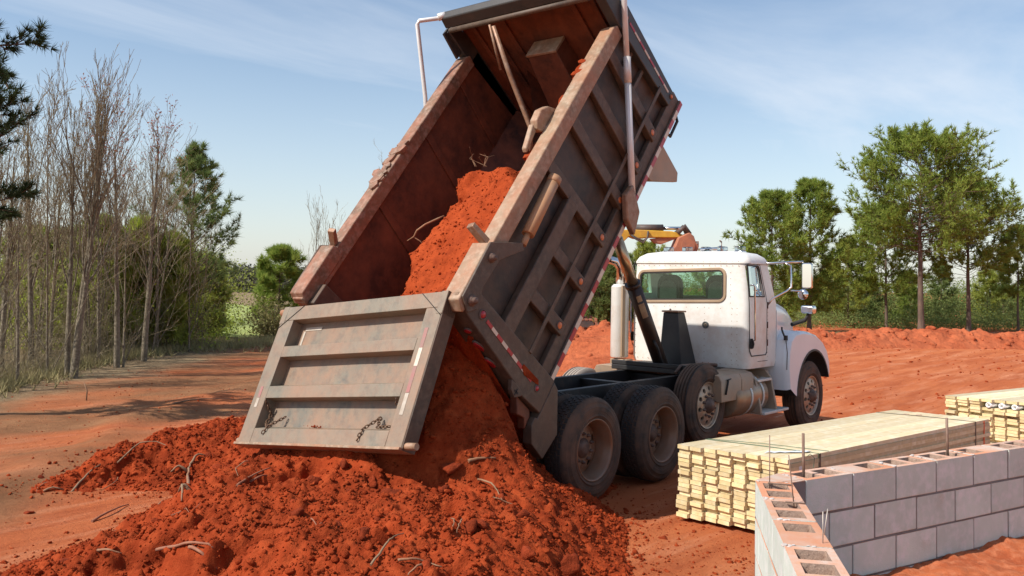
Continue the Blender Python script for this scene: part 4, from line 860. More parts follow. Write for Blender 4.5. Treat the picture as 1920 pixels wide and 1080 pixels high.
for row in range(6):
    z0 = WZ-.2032*(row+1)+.0117; nn = 9
    jit = lambda: Matrix.Translation((random.uniform(-.0015, .0015), random.uniform(-.002, .002), random.uniform(-.0015, .0015))) @ Matrix.Rotation(random.uniform(-.004, .004), 4, 'Z')
    for arm, M0, cnt in ((0, MR, 9), (1, MLo, 7)):
        x = .005
        if row % 2: place(half if row == 0 else solidh, M0 @ Matrix.Translation((x, 0, z0)) @ jit()); x += .2032
        for k in range(cnt):
            me = (full[(0, 2, 0, 0, 1, 0, 0, 2, 0)[k] if arm == 0 else (0, 0, 1, 0, 0, 0, 0)[k]] if row == 0 else solid)
            place(me, M0 @ Matrix.Translation((x, 0, z0)) @ jit()); x += .4064
        mor.M = M0; mor.box((.002, .005, z0-.0125), (x-.012, BD_-.005, z0-.0003))
        xs = [(.2032 if row % 2 else 0)+.4064*k for k in range(cnt+1)]
        for xx in xs[(0 if row % 2 else 1):]:
            mor.box((xx-.0075, .005, z0), (xx+.0075, BD_-.005, z0+BH_-.003))
mor.M = Matrix.Identity(4)
c0, c1 = ML @ Vector((0, 0, 0)), MLo @ Vector((0, 0, 0)); r0, r1 = MR @ Vector((0, 0, 0)), MR @ Vector((0, BD_, 0))
mor.prism([(c0.x, c0.y), (r0.x, r0.y), (r1.x, r1.y), (c1.x+.02, c1.y+.005), (c1.x, c1.y)], 2, -.1, WZ-.006)
tag(mor.build('mortar', [m_mortar], wall), kind='stuff')
b = MB(); b.prism([(c0.x, c0.y), (r0.x, r0.y), (r1.x, r1.y), (c1.x+.02, c1.y+.005), (c1.x, c1.y)], 2, WZ-.005, WZ+.002); b.build('corner_cap', [m_blktop], wall, .002)
# mortar slop squeezed onto the top
b = MB()
for i in range(46):
    M0, xx = (MR, rng.choice([.0, .4064, .8128, 1.2192, 1.6256, 2.03])+.012*rng.normal()) if i % 2 else (MLo, rng.choice([.0, .4064, .8128, 1.2192])+.012*rng.normal())
    r_ = .004+.009*rng.random()**2; b.M = M0 @ Matrix.Translation((xx, BD_*rng.random()*(1 if i % 4 else .1), WZ+.001)) @ Matrix.Rotation(rng.random()*3, 4, 'Z') @ Matrix.Diagonal((r_*1.6, r_, r_*.5, 1))
    b.prism([(math.cos(k*1.05)*(.7+.4*rng.random()), math.sin(k*1.05)*(.7+.4*rng.random())) for k in range(6)], 2, -.4, .7)
tag(b.build('mortar_crumbs', [mat('pale_mortar', (.58, .53, .49), (.5, .42, .37), 20, .9)], wall, .002), kind='stuff')
# reinforcing rods and wire ties standing in the wall
def rod(M0, x, y, h, r_, name, mm, lean=(0, 0)):
    p = M0 @ Vector((x, y, WZ-.05)); return MB().tube([p, p+Vector((lean[0], lean[1], h+.05))], r_, 8).build(name, [mm], wall)
rod(MR, .105, .10, .235, .0085, 'rebar', m_bar, (-.01, 0)); rod(MR, 1.50, .10, .235, .0085, 'rebar', m_bar, (-.025, 0)); 
rod(MLo, .06, .07, .26, .003, 'wire_tie', m_bar, (-.005, .0)); rod(MLo, .47, .145, .235, .003, 'wire_tie', m_bar, (-.03, .02)); rod(MLo, 1.15, .165, .13, .0025, 'wire_tie', m_wire); rod(MLo, 1.02, .185, .11, .0025, 'wire_tie', m_wire, (.02, -.015))
for (xa, ya, xb, yb) in ((.06, .06, .09, .185), (.47, .10, .49, .19)):
    b = MB(MLo); b.tube([(xa, ya, WZ+.004), (xb, yb, WZ+.006)], .004, 6); b.build('wire_tie', [m_bar], wall)
# earth backfilled against the inside of the corner
bx = np.arange(-5.0, 2.2, .025); by = np.arange(-7.4, -4.0, .025); X, Y = np.meshgrid(bx, by, indexing='ij')
sR = (X-WX)*(-nR.x)+(Y-WY)*(-nR.y)                                    # distance in front of the right arm
iL = Vector((-.502, .865, 0)); sL = (X+2.615)*(-iL.x)*1+(Y+4.322)*(-iL.y)      # distance inside the left arm
Z = .52-.03*sR+.035*np.abs(fbm(X*3, Y*3, 101, 3))+.05*fbm(X*1.3, Y*1.3, 103, 3)+.03*np.abs(fbm(X*9, Y*9, 105, 3))+.05*sstep(.25, 1.0, sR)-.02
ok = (sR > -.03) & (sL > -.03) & (sR < 3.4)
I = np.arange(X.size).reshape(X.shape); q = np.stack([I[:-1, :-1], I[1:, :-1], I[1:, 1:], I[:-1, 1:]], -1).reshape(-1, 4); q = q[ok.ravel()[q].all(1)]; us, inv = np.unique(q, return_inverse=True)
m_fill = mat('backfill_soil', (.45, .125, .048), (.34, .08, .03), 3, .95, bump=.01, bscale=50, c3=(.5, .17, .08), spec=.15)
tag(link('backfill_soil', np_mesh('backfill_soil', np.stack([X, Y, Z], -1).reshape(-1, 3)[us], inv.reshape(q.shape), [m_fill], True)), kind='structure')

# ------------------------------------------------------------------ lumber
def wood_mat(name, c1, c2, c3):
    return mat(name, c1, c2, 2.2, .7, bump=.0006, bscale=9, rand=.22, stretch=(.35, 7, 7), lo=.3, hi=.7, spec=.25, c3=c3)
m_wood = wood_mat('sawn_pine', (.62, .52, .32), (.50, .39, .21), (.66, .58, .40))
m_woodend = wood_mat('sawn_pine_end', (.74, .59, .32), (.64, .49, .24), (.78, .66, .42))
m_woodtop = wood_mat('weathered_pine_top', (.68, .56, .36), (.60, .47, .27), (.72, .63, .46))
m_strap = mat('green_strap', (.10, .16, .10), rough=.4); m_dstrap = mat('dark_strap', (.10, .075, .055), rough=.5)
m_paper = mat('paper_tag', (.72, .72, .70), rough=.6); m_film = mat('torn_film', (.70, .72, .74), rough=.25)
m_orangemark = mat('orange_paint', (.72, .14, .04), (.6, .12, .05), 60, .7); m_stamp = mat('faded_red_stamp', (.50, .20, .14), (.56, .36, .24), 60, .8)
def stack(label, A, long_deg, end_deg, L, W_, cols, rows, h, zb, seed, skip=None, jitter=.016, row_jit=None):
    rs = random.Random(seed); A = Vector(A); dl = Vector((math.cos(R(long_deg)), math.sin(R(long_deg)), 0)); de = Vector((math.cos(R(end_deg)), math.sin(R(end_deg)), 0))
    bw = W_/cols; perp = Vector((-dl.y, dl.x, 0)); perp = perp if perp.dot(de) > 0 else -perp
    t = thing('lumber_stack', label, 'lumber stack', (A.x, A.y, 0))
    wv = bw*abs(de.dot(perp))
    mes = []
    for k in range(3):
        b = MB(); x0 = 0; b.add([(0, .0007, .0007), (L, .0007, .0007), (L, wv-.0007, .0007), (0, wv-.0007, .0007), (0, .0007, h-.0007), (L, .0007, h-.0007), (L, wv-.0007, h-.0007), (0, wv-.0007, h-.0007)], [(3, 2, 1, 0), (4, 5, 6, 7), (0, 1, 5, 4), (2, 3, 7, 6)])
        b.cur = 1; b.add([(0, .0015, .0015), (0, wv-.0015, .0015), (0, wv-.0015, h-.0015), (0, .0015, h-.0015), (L, .0015, .0015), (L, wv-.0015, .0015), (L, wv-.0015, h-.0015), (L, .0015, h-.0015)], [(0, 3, 2, 1), (4, 5, 6, 7)])
        mes.append(b.mesh('board', [m_wood if k < 2 else m_woodtop, m_woodend], fix=True))
    Mrot = Matrix(((dl.x, perp.x, 0, 0), (dl.y, perp.y, 0, 0), (0, 0, 1, 0), (0, 0, 0, 1)))
    for r_ in range(rows):
        off = rs.uniform(-.008, .008)
        for c in range(cols):
            if skip and skip(r_, c): continue
            p = de*(bw*(c+.0))+dl*((rs.gauss(0, .006) if rs.random() < .72 else rs.choice([-1.0, 1.0, 1.5, -1.4])*jitter*rs.uniform(.6, 1.3))+(0 if r_ < rows-1 else -.012))+perp*off
            o = bpy.data.objects.new('board', mes[2] if r_ == rows-1 else mes[rs.randrange(2)]); COL.objects.link(o); o.parent = t
            o.matrix_local = Matrix.Translation((p.x, p.y, zb+h*r_+rs.uniform(-.0008, .0008))) @ Mrot; BASE[o.name] = BASE[t.name]
    return t, dl, de, perp, wv
SA = (.02, -2.13)
st, dl, de, pp, wv = stack('near stack of pale pine boards strapped together beside the block wall', SA, -9.6, -84.5, 4.16, 1.06, 8, 17, .0386, .045, 5)
ztop = .045+17*.0386; A = Vector((*SA, 0)); We = 1.06
def on_top(a, c, dz=.002): return A+dl*a+de*c+Vector((0, 0, ztop+dz))
for k, a in enumerate((.42, 3.72)):
    b = MB(); p = [on_top(a, 0, -.5)-de*.004, on_top(a, 0, .003)-de*.003, on_top(a+.01, We*.5, .006), on_top(a, We, .003)+de*.003, on_top(a, We, -.55)+de*.006]; b.tube(p, .004, 5); b.build('binding_strap', [m_strap if k == 0 else m_dstrap], st)
for a in (.55, ): b = MB(); b.tube([on_top(a-.1, 0, .004), on_top(a, .5, .008), on_top(a+.05, We, .004)], .003, 5); b.build('binding_strap', [m_strap], st)
for a in (.44, 3.72):
    b = MB(); q0 = A+dl*a+de*We; b.hexa([q0+de*.004+Vector((0, 0, .1))-dl*.012, q0+de*.004+Vector((0, 0, .1))+dl*.012, q0+de*.007+Vector((0, 0, .1))+dl*.012, q0+de*.007+Vector((0, 0, .1))-dl*.012]+[q0+de*e_+Vector((0, 0, ztop+.002))+dl*s_ for e_, s_ in ((.004, -.012), (.004, .012), (.007, .012), (.007, -.012))]); b.build('side_strap', [m_dstrap], st)
b = MB(); q0 = A+dl*.10+de*(We+.006)+Vector((0, 0, ztop-.135)); b.add([q0, q0+dl*.085, q0+dl*.085+Vector((0, 0, .06)), q0+Vector((0, 0, .06))], [(0, 1, 2, 3)]); o = b.build('paper_tag', [m_paper], st); o.modifiers.new('s', 'SOLIDIFY').thickness = .001
b = MB(); b.tube([on_top(.22, We, .0)+de*.01, on_top(.25, We, .02)+de*.02, on_top(.30, We, -.02)+de*.03, on_top(.30, We, -.12)+de*.02, on_top(.26, We, -.16)+de*.01], .003, 6); b.build('loose_strap', [m_strap], st)
b = MB(); vs = []; 
for i in range(9):
    for j in range(3): q_ = on_top(.08+.035*i+.02*j, We*.72+.028*i, .004+.012*abs(math.sin(i*1.7+j))); vs.append(q_+dl*.03*j)
b.add(vs, [(i*3+j, i*3+j+1, (i+1)*3+j+1, (i+1)*3+j) for i in range(8) for j in range(2)]); o = b.build('film_scrap', [m_film], st); o.modifiers.new('s', 'SOLIDIFY').thickness = .001
b = MB(); q0 = A+dl*3.93+de*(We+.003)
b.hexa([q0+Vector((0, 0, ztop-.30)), q0+dl*.035+Vector((0, 0, ztop-.30)), q0+dl*.035+de*.003+Vector((0, 0, ztop-.30)), q0+de*.003+Vector((0, 0, ztop-.30)), q0+dl*.01+Vector((0, 0, ztop-.01)), q0+dl*.035+Vector((0, 0, ztop-.01)), q0+dl*.035+de*.003+Vector((0, 0, ztop-.01)), q0+dl*.01+de*.003+Vector((0, 0, ztop-.01))]); b.build('orange_mark', [m_orangemark], st)
for k, (a, c) in enumerate(((3.78, .30), (3.86, .42))):    # two faded stencilled figures
    b = MB(); 
    for rr in ((0,) if k else (0, 1)):
        ce = on_top(a, c, .004)+dl*(.05*rr-.02); n_ = 14
        o_ = [ce+dl*(.035*(.6 if k == 0 else 1.3)*math.cos(t))+de*(.028*math.sin(t)) for t in [2*math.pi*i/n_ for i in range(n_)]]; i_ = [ce+dl*(.018*(.6 if k == 0 else 1.5)*math.cos(t))+de*(.014*math.sin(t)) for t in [2*math.pi*i/n_ for i in range(n_)]]
        b.add(o_+i_, [(j, (j+1) % n_, n_+(j+1) % n_, n_+j) for j in range(n_)])
    b.build('stencil_figure', [m_stamp], st)
for a in (.5, 2.0, 3.6):
    b = MB(); b.hexa([A+dl*(a-.045)+de*.02, A+dl*(a+.045)+de*.02, A+dl*(a+.045)+de*(We-.02), A+dl*(a-.045)+de*(We-.02)]+[p+Vector((0, 0, .044)) for p in (A+dl*(a-.045)+de*.02, A+dl*(a+.045)+de*.02, A+dl*(a+.045)+de*(We-.02), A+dl*(a-.045)+de*(We-.02))]); b.build('bearer', [m_wood], st)
SB = (6.05, -2.93)
st2, dl2, de2, pp2, wv2 = stack('far stack of yellow pine boards with white pipes slotted under its top layer', SB, -15.5, -88, 4.2, 1.5, 10, 18, .0386, .03, 9, skip=lambda r_, c: r_ in (15, 16) and c >= 3, jitter=.035)
for k in range(6):
    p = Vector((*SB, 0))+de2*(.50+.155*k)+Vector((0, 0, .03+15*.0386+.040))+pp2*.05; Mp = Matrix(((0, pp2.x, dl2.x, p.x), (0, pp2.y, dl2.y, p.y), (1, 0, 0, p.z), (0, 0, 0, 1)))
    b = MB(); b.lathe([(.037, -.03), (.037, 3.4), (.021, 3.4), (.021, -.03)], Mp, 18); o = b.build('white_pipe', [mat('white_plastic', (.78, .77, .74), rough=.4) if k == 0 else bpy.data.materials['white_plastic']], None, loc=(p.x, p.y, p.z))
    tag(o, 'white plastic pipe in the row slotted between boards of the far lumber stack', 'pipe', 'white pipes in the far lumber stack')

# ------------------------------------------------------------------ excavator far behind
m_yel = mat('excavator_yellow', (.62, .36, .035), (.50, .26, .025), 2, .5, dust=(.40, .17, .07), damt=.30, dscale=2.5); m_exd = mat('excavator_dark', (.05, .045, .042), (.12, .07, .05), 4, .6); m_bucket = mat('clay_covered_bucket', (.42, .15, .075), (.25, .11, .07), 2, .8)
DE = 36.0; EO = at(1060, DE); RH = Vector((RT[0], RT[1], 0)).normalized(); FH = Vector((FW[0], FW[1], 0)).normalized()
ME = Matrix(((RH.x, FH.x, 0, EO.x), (RH.y, FH.y, 0, EO.y), (0, 0, 1, 0), (0, 0, 0, 1))); kp = DE/FPX
def E2(px, py): return ((px-1060)*kp, zat(py, DE, px))
ex = thing('excavator', 'yellow excavator with raised arm and clay covered bucket behind the truck', 'excavator', (EO.x, EO.y, 0))
def ep(name, pts, y0, y1, mm, bev=.03):
    b = MB(ME); b.prism([(z, a) for a, z in [E2(*p) for p in pts]], 1, y0, y1) if False else None
    q_ = [E2(*p) for p in pts]; n = len(q_); vs = [(a, y0, z) for a, z in q_]+[(a, y1, z) for a, z in q_]
    b.add(vs, [tuple(range(n)), tuple(range(n, 2*n))[::-1]]+[(i, (i+1) % n, n+(i+1) % n, n+i) for i in range(n)]); return b.build(name, [mm], ex, bev)
ep('boom', [(930, 560), (955, 470), (1040, 425), (1100, 425), (1165, 452), (1160, 470), (1098, 448), (1040, 450), (985, 490), (965, 560)], -.3, .3, m_yel)
ep('stick', [(1152, 452), (1166, 431), (1188, 431), (1258, 434), (1278, 440), (1280, 446), (1216, 446), (1188, 448), (1178, 444), (1160, 462)], -.22, .22, m_yel)
def et(name, pts, r_, mm, y=0): b = MB(ME); b.tube([(E2(*p)[0], y, E2(*p)[1]) for p in pts], r_, 8); return b.build(name, [mm], ex)
et('bucket_cylinder', [(1192, 428), (1243, 428)], .16, m_exd); et('cylinder_rod', [(1243, 428), (1276, 428)], .07, m_chrome); et('bucket_link', [(1268, 438), (1282, 425), (1291, 440)], .10, m_exd, -.25); et('bucket_link', [(1268, 438), (1282, 425), (1291, 440)], .10, m_exd, .25)
ep('stick_linkage', [(1218, 448), (1262, 443), (1272, 446), (1240, 458), (1226, 456)], -.15, .15, m_bucket, .02)
ep('bucket', [(1268, 446), (1288, 437), (1296, 444), (1300, 455), (1306, 462), (1302, 474), (1250, 478), (1262, 462)], -.55, .55, m_bucket, .04)
b = MB(ME); cxb, czb = E2(1285, 462); b.prism([(czb+.28*math.sin(t), cxb+.28*math.cos(t)) for t in np.linspace(0, 2*math.pi, 15)[:-1]], 1, 0, 0) if False else b.add([(cxb+.28*math.cos(t), -.56, czb+.28*math.sin(t)) for t in np.linspace(0, 2*math.pi, 15)[:-1]]+[(cxb+.28*math.cos(t), -.60, czb+.28*math.sin(t)) for t in np.linspace(0, 2*math.pi, 15)[:-1]], [tuple(range(14)), tuple(range(14, 28))]+[(i, (i+1) % 14, 14+(i+1) % 14, 14+i) for i in range(14)]); b.build('bucket_side_plate', [m_bucket], ex)
b = MB(ME); b.tube([(E2(1300, 455)[0], -.3, E2(1300, 455)[1]), (E2(1306, 454)[0], -.3, E2(1306, 454)[1]), (E2(1306, 461)[0], -.3, E2(1306, 461)[1])], .035, 6); b.build('lifting_eye', [m_bucket], ex)
for k in range(2): et('hose', [(1178, 438), (1190, 446+3*k), (1204, 452+4*k), (1212, 446), (1213, 434)], .035, m_exd, -.27-.06*k)
ep('house', [(905, 590), (905, 540), (925, 528), (1080, 528), (1085, 590)], -1.2, 1.2, m_yel, .08); ep('cab', [(925, 588), (925, 490), (935, 482), (985, 482), (998, 540), (998, 588)], -1.28, -.3, m_exd, .05)
for y_ in (-1.3, .75):
    q_ = [E2(*p) for p in rrect(900, 596, 1114, 632, 17, 4)]; b = MB(ME); n = len(q_); vs = [(a, y_, z) for a, z in q_]+[(a, y_+.55, z) for a, z in q_]; b.add(vs, [tuple(range(n)), tuple(range(n, 2*n))[::-1]]+[(i, (i+1) % n, n+(i+1) % n, n+i) for i in range(n)]); tr_ = b.build('track', [m_exd], ex, .03)
    b = MB(ME)
    for k in range(5): b.box((E2(1114, 0)[0]-.02, y_-.02, .10+.155*k), (E2(1114, 0)[0]+.05, y_+.57, .21+.155*k))
    for k in range(26): a_ = E2(908, 0)[0]+.17*k; b.box((a_, y_-.02, .74), (a_+.12, y_+.57, .80))
    tag(b.build('track_shoes', [m_bucket], tr_), kind='stuff')
# ------------------------------------------------------------------ vegetation
m_bark = mat('pine_bark', (.16, .105, .075), (.085, .058, .043), 6, .9, bump=.02, bscale=14, stretch=(1, 1, .3))
m_grey = mat('grey_bark', (.20, .16, .105), (.10, .078, .05), 4, .9, bump=.006, bscale=18, stretch=(1, 1, .35), c3=(.30, .25, .18))
m_twig = mat('bare_twigs', (.30, .235, .14), (.21, .165, .095), 3, .9)
def needle(name, a, b_, c=None, tr=.25): return mat(name, a, b_, .9, .6, trans=tr, spec=.08, c3=c, lo=.38, hi=.62)
m_pine = needle('pine_needles', (.28, .36, .065), (.18, .255, .05), (.39, .43, .10), .45)
m_pineL = needle('blue_green_needles', (.21, .27, .085), (.14, .20, .065), (.30, .34, .11), .45)
m_pineY = needle('young_green_needles', (.35, .39, .075), (.25, .30, .06), (.43, .45, .11), .45)
m_dkpine = needle('dark_pine_needles', (.055, .080, .032), (.035, .055, .022), (.085, .11, .04))
m_spring = needle('spring_green_leaves', (.44, .50, .07), (.33, .40, .06), (.50, .52, .12), .45)
m_brush = needle('olive_brush', (.20, .185, .065), (.14, .125, .05), (.28, .245, .11), .3)
m_bud = needle('orange_buds', (.40, .17, .06), (.36, .10, .07), (.30, .07, .06), .3)
m_dry = mat('dry_grass_blades', (.42, .33, .17), (.30, .25, .11), 2, .9, c3=(.25, .25, .09))
m_dark = needle('shaded_brush', (.060, .058, .028), (.045, .040, .022), (.09, .085, .035), .15)
m_hill = needle('far_wood_grey', (.115, .098, .078), (.085, .082, .055), (.08, .09, .045), .1)
def unit(v): return v/np.maximum(1e-9, np.linalg.norm(v, axis=-1, keepdims=True))
def needles(Cn, Dn, n, L, wd, spread, r_):
    N = len(Cn); c = np.repeat(Cn, n, 0); d = unit(np.repeat(Dn, n, 0)+spread*r_.normal(size=(N*n, 3))); l_ = L*(.65+.6*r_.random((N*n, 1)))
    s = unit(np.cross(d, r_.normal(size=(N*n, 3))))*wd*.5; V = np.stack([c-s, c+s, c+d*l_+s*.2], 1).reshape(-1, 3); return V, np.arange(len(V)).reshape(-1, 3)
def cards(Cn, sz, r_):   # small irregular leaf triangles
    N = len(Cn); a = r_.normal(size=(N, 3)); b_ = r_.normal(size=(N, 3)); a = unit(a)*sz*(.5+r_.random((N, 1))); b_ = unit(b_)*sz*(.5+r_.random((N, 1)))
    V = np.stack([Cn-a*.5, Cn+a*.5, Cn+b_*.8], 1).reshape(-1, 3); return V, np.arange(len(V)).reshape(-1, 3)
def cones(seg, n=4):
    A = np.array([s[0] for s in seg]); B = np.array([s[1] for s in seg]); r0 = np.array([s[2] for s in seg]); r1 = np.array([s[3] for s in seg]); d = unit(B-A)
    ref = np.where(np.abs(d[:, 2:3]) < .9, np.array([[0, 0, 1.]]), np.array([[1., 0, 0]])); o1 = unit(np.cross(d, ref)); o2 = np.cross(d, o1); ang = 2*np.pi*np.arange(n)/n
    ring = lambda P, r_: P[:, None]+(o1[:, None]*np.cos(ang)[None, :, None]+o2[:, None]*np.sin(ang)[None, :, None])*r_[:, None, None]
    V = np.concatenate([ring(A, r0), ring(B, r1)], 1).reshape(-1, 3); k = np.arange(len(seg))[:, None]*2*n; j = np.arange(n); j2 = (j+1) % n
    F = np.stack([k+j, k+j2, k+n+j2, k+n+j], -1).reshape(-1, 4); return V, F
def part_np(name, V, F, mm, parent, smooth=False):
    return link(name, np_mesh(name, np.asarray(V)-np.array(BASE[parent.name]), F, [mm], smooth), parent)
def pine(loc, H, Rm, seed, label, group, basef=.3, nb=70, mm=None, tl=.26, tw=.03, nn=11, dens=1.0, tr=.014, lean=0, prof=None, name='pine_tree', up=.35):
    r_ = np.random.default_rng(seed); t = thing(name, label, 'pine tree', loc, group); o = np.array(loc); mm = mm or m_pine
    zs = np.linspace(0, H, 15); off = np.cumsum(r_.normal(size=(15, 2))*.012*H/9, 0)+np.outer(zs/H, [lean, 0]); P = np.c_[off, zs]+o; P[0] = o-[0, 0, .2]; R0 = tr*H
    rad = R0*(1-zs/H*.93); seg = [(P[i], P[i+1], rad[i]*(1.35 if i == 0 else 1), rad[i+1]) for i in range(14)]; V, F = cones(seg, 9); trunk = part_np('trunk', V, F, m_bark, t, True)
    br, TC, TD = [], [], []; pf = prof or (lambda s: (s+.12)**.45*(1-s)**.62*1.25)
    for k in range(nb):
        s = (k+r_.random())/nb; z = H*(basef+(1-basef)*s*.985); f = np.interp(z, zs, np.arange(15)); i = int(min(f, 13)); p = P[i]+(P[i+1]-P[i])*(f-i)
        az = k*2.399+r_.normal()*.5; L = Rm*pf(s)*(.72+.42*r_.random()); el = up*(.25+s*1.2)+r_.normal()*.16; d = np.array([math.cos(az)*math.cos(el), math.sin(az)*math.cos(el), math.sin(el)]); rb = max(.009, R0*.26*(L/Rm)); q_ = p; pts = [p]
        for j in range(5):
            d = unit(d+np.array([0, 0, .10])+r_.normal(size=3)*.10); q2 = q_+d*L/5; br.append((q_, q2, rb*(1-j*.17), rb*(1-(j+1)*.17))); q_ = q2; pts.append(q_)
            if j >= 1:
                for c in range(int(2*dens)+(r_.random() < (2*dens) % 1)):
                    e = unit(d+unit(np.cross(d, r_.normal(size=3)))*(.85+.3*r_.random())+np.array([0, 0, .25])); l2 = L*.30*(.5+.9*r_.random())*(1.15-.13*j); q3 = q_+e*l2*.5; q4 = q3+unit(e+[0, 0, .3])*l2*.5; br.append((q_, q3, rb*.35, rb*.25)); br.append((q3, q4, rb*.25, rb*.15))
                    for w_ in np.linspace(.45, 1.0, 3): TC.append(q_+(q4-q_)*w_+r_.normal(size=3)*.02); TD.append(unit(e+[0, 0, .35]))
        TC.append(q_); TD.append(d); TC.append(q_-d*L*.08); TD.append(d)
    V, F = cones(br, 4); part_np('branches', V, F, m_bark, t, True)
    V, F = needles(np.array(TC), np.array(TD), nn, tl, tw, .62, r_); part_np('crown', V, F, mm, t)
    return t
def bare_tree(loc, H, seed, label, group, r0=.07, steep=.55, stems=1, spread=1.0, lean=(0, 0), twigs=1.0, buds=None, name='bare_tree', mm=None, b0=.30):
    r_ = np.random.default_rng(seed); t = thing(name, label, 'bare tree', loc, group); o = np.array(loc); big, small, tips = [], [], []
    def grow(p, d, L, rad, lv):
        n = 6 if lv == 0 else (5 if lv == 1 else 3); q_ = p
        for j in range(n):
            d = unit(d+r_.normal(size=3)*(.018 if lv == 0 else .11)+np.array([0, 0, .03 if lv == 0 else .14*steep])); q2 = q_+d*L/n; ra, rb = rad*(1-j/n*.8), rad*(1-(j+1)/n*.8); (big if lv < 2 and rad > .011 else small).append((q_, q2, max(ra, .0042), max(rb, .0036))); q_ = q2
            h = (j+1)/n
            if lv < 3 and (h > b0*.95 if lv == 0 else j > 0):
                for c in range(int(round((3 if lv == 0 else 2.3 if lv == 1 else 1.8)*twigs*(.6+.8*r_.random())))):
                    e = unit(np.cross(d, r_.normal(size=3))); a = (.50 if lv == 0 else .6)*spread*(.7+.6*r_.random()); grow(q2-d*L/n*r_.random(), unit(d*math.cos(a)+e*math.sin(a)), L*(.46-.06*lv)*(1.25-h*.75 if lv == 0 else 1)*(.6+.7*r_.random()), ra*(.42 if lv == 0 else .5), lv+1)
        tips.append(q_)
    for s in range(stems):
        a = r_.random()*6.28; d0 = unit(np.array([lean[0]+(.05*math.cos(a) if stems > 1 else 0), lean[1]+(.05*math.sin(a) if stems > 1 else 0), 1])); grow(o+np.array([.16*math.cos(a), .16*math.sin(a), -.15]) if stems > 1 else o-[0, 0, .15], d0, H*(1 if s == 0 else .72+.22*r_.random()), r0*(1 if s == 0 else .75), 0)
    V, F = cones(big, 7); part_np('trunk', V, F, mm or m_grey, t, True); V, F = cones(small, 3); tag(part_np('twigs', V, F, m_twig, t), kind='stuff')
    if buds:
        tp = np.array(tips); tp = tp[tp[:, 2] > o[2]+H*buds]; C_ = np.repeat(tp[::2], 4, 0)+r_.normal(size=(len(tp[::2])*4, 3))*.06; V, F = cards(C_, .045, r_); tag(part_np('spring_buds', V, F, m_bud, t), kind='stuff')
    return t
def bush(loc, H, Rr, seed, label, group, mm, n=2600, sz=.09, name='shrub', cat='shrub'):
    r_ = np.random.default_rng(seed); t = thing(name, label, cat, loc, group); o = np.array(loc); st, C_ = [], []
    for k in range(16):
        a = r_.random()*6.28; q_ = o-[0, 0, .1]; d = unit(np.array([math.cos(a)*.5, math.sin(a)*.5, 1])); L = H*(.55+.4*r_.random())
        for j in range(4): d = unit(d+r_.normal(size=3)*.14); q2 = q_+d*L/4*np.array([Rr/H*1.6, Rr/H*1.6, 1]); st.append((q_, q2, .03*(1-j*.22), .03*(1-(j+1)*.22))); q_ = q2; C_.append(q2+r_.normal(size=(n//64, 3))*np.array([Rr*.34, Rr*.34, H*.13]))
    V, F = cones(st, 4); part_np('stems', V, F, m_twig, t); C_ = np.concatenate(C_); C_[:, 2] = np.maximum(C_[:, 2], o[2]+.05); V, F = cards(C_, sz, r_); part_np('foliage', V, F, mm, t); return t
def base(px, d): p = at(px, d); return (p.x, p.y, float(ground_z(p.x, p.y)))
# pines on the right, behind the berm
RP = [('tall rounded pine with the bare pale trunk, highest tree on the right', 1727, 44, 238, 128, .40, 120, m_pine, .017, 1.5),
      ('broad pine with drooping right side standing just right of the tallest pine', 1815, 46.5, 322, 92, .36, 100, m_pine, .016, 1.1),
      ('lower pine with double trunk look left of the tallest pine', 1662, 49, 372, 78, .26, 84, m_pine, .014, 1.0),
      ('bushy pine left of the pine behind the truck mirror, right above the cab roof end', 1447, 42, 346, 72, .10, 78, m_pine, .015, 1.15),
      ('pointed bushy pine directly behind the truck mirror', 1518, 44, 320, 72, .10, 84, m_pine, .015, 1.15),
      ('thin pine cut by the right edge of the photo', 1908, 48, 412, 38, .30, 44, m_pine, .012, .8),
      ('young pine seen under the excavator bucket', 1214, 55, 450, 46, .12, 46, m_pineY, .013, 1.0),
      ('dense dark pine seen between dump bed and exhaust stack', 1125, 41, 455, 60, .04, 80, m_pineL, .014, 1.3),
      ('slim dark pine seen behind the lift cylinder', 1172, 45, 470, 34, .06, 50, m_pineL, .012, 1.0),
      ('small pine filling the gap between mirror pine and tall pine', 1590, 50, 440, 48, .16, 48, m_pineY, .012, 1.0)]
for i, (lb, px, d, ty, hw, bf, nb, mm, tr, dn) in enumerate(RP):
    pine(base(px, d), zat(ty, d, px)*.93, hw/FPX*d*1.5, 100+i, lb, 'pines behind the truck and the earth bank', bf, nb, mm, tl=.27, tw=.040, nn=11, dens=dn*1.25, tr=tr)
for i, (px, d, hh, w_, mm) in enumerate(((1560, 53, 3.6, 1.5, m_pine), (1625, 55, 2.9, 1.3, m_pineL), (1700, 54, 3.2, 1.4, m_pine), (1765, 56, 4.0, 1.3, m_pineL), (1850, 55, 3.4, 1.5, m_pineY), (1880, 58, 4.6, 1.4, m_pineL), (1380, 56, 3.6, 1.6, m_pineL), (1935, 54, 3.0, 1.3, m_pine), (1070, 54, 3.6, 1.6, m_pineL), (1320, 60, 4.4, 1.5, m_pine))):
    pine(base(px, d), hh, w_, 160+i, 'young low pine in the undergrowth behind the pine trunks', 'undergrowth pines behind the earth bank', .05, 40, mm, tl=.28, tw=.04, nn=9, dens=1.0, tr=.012, name='young_pine')
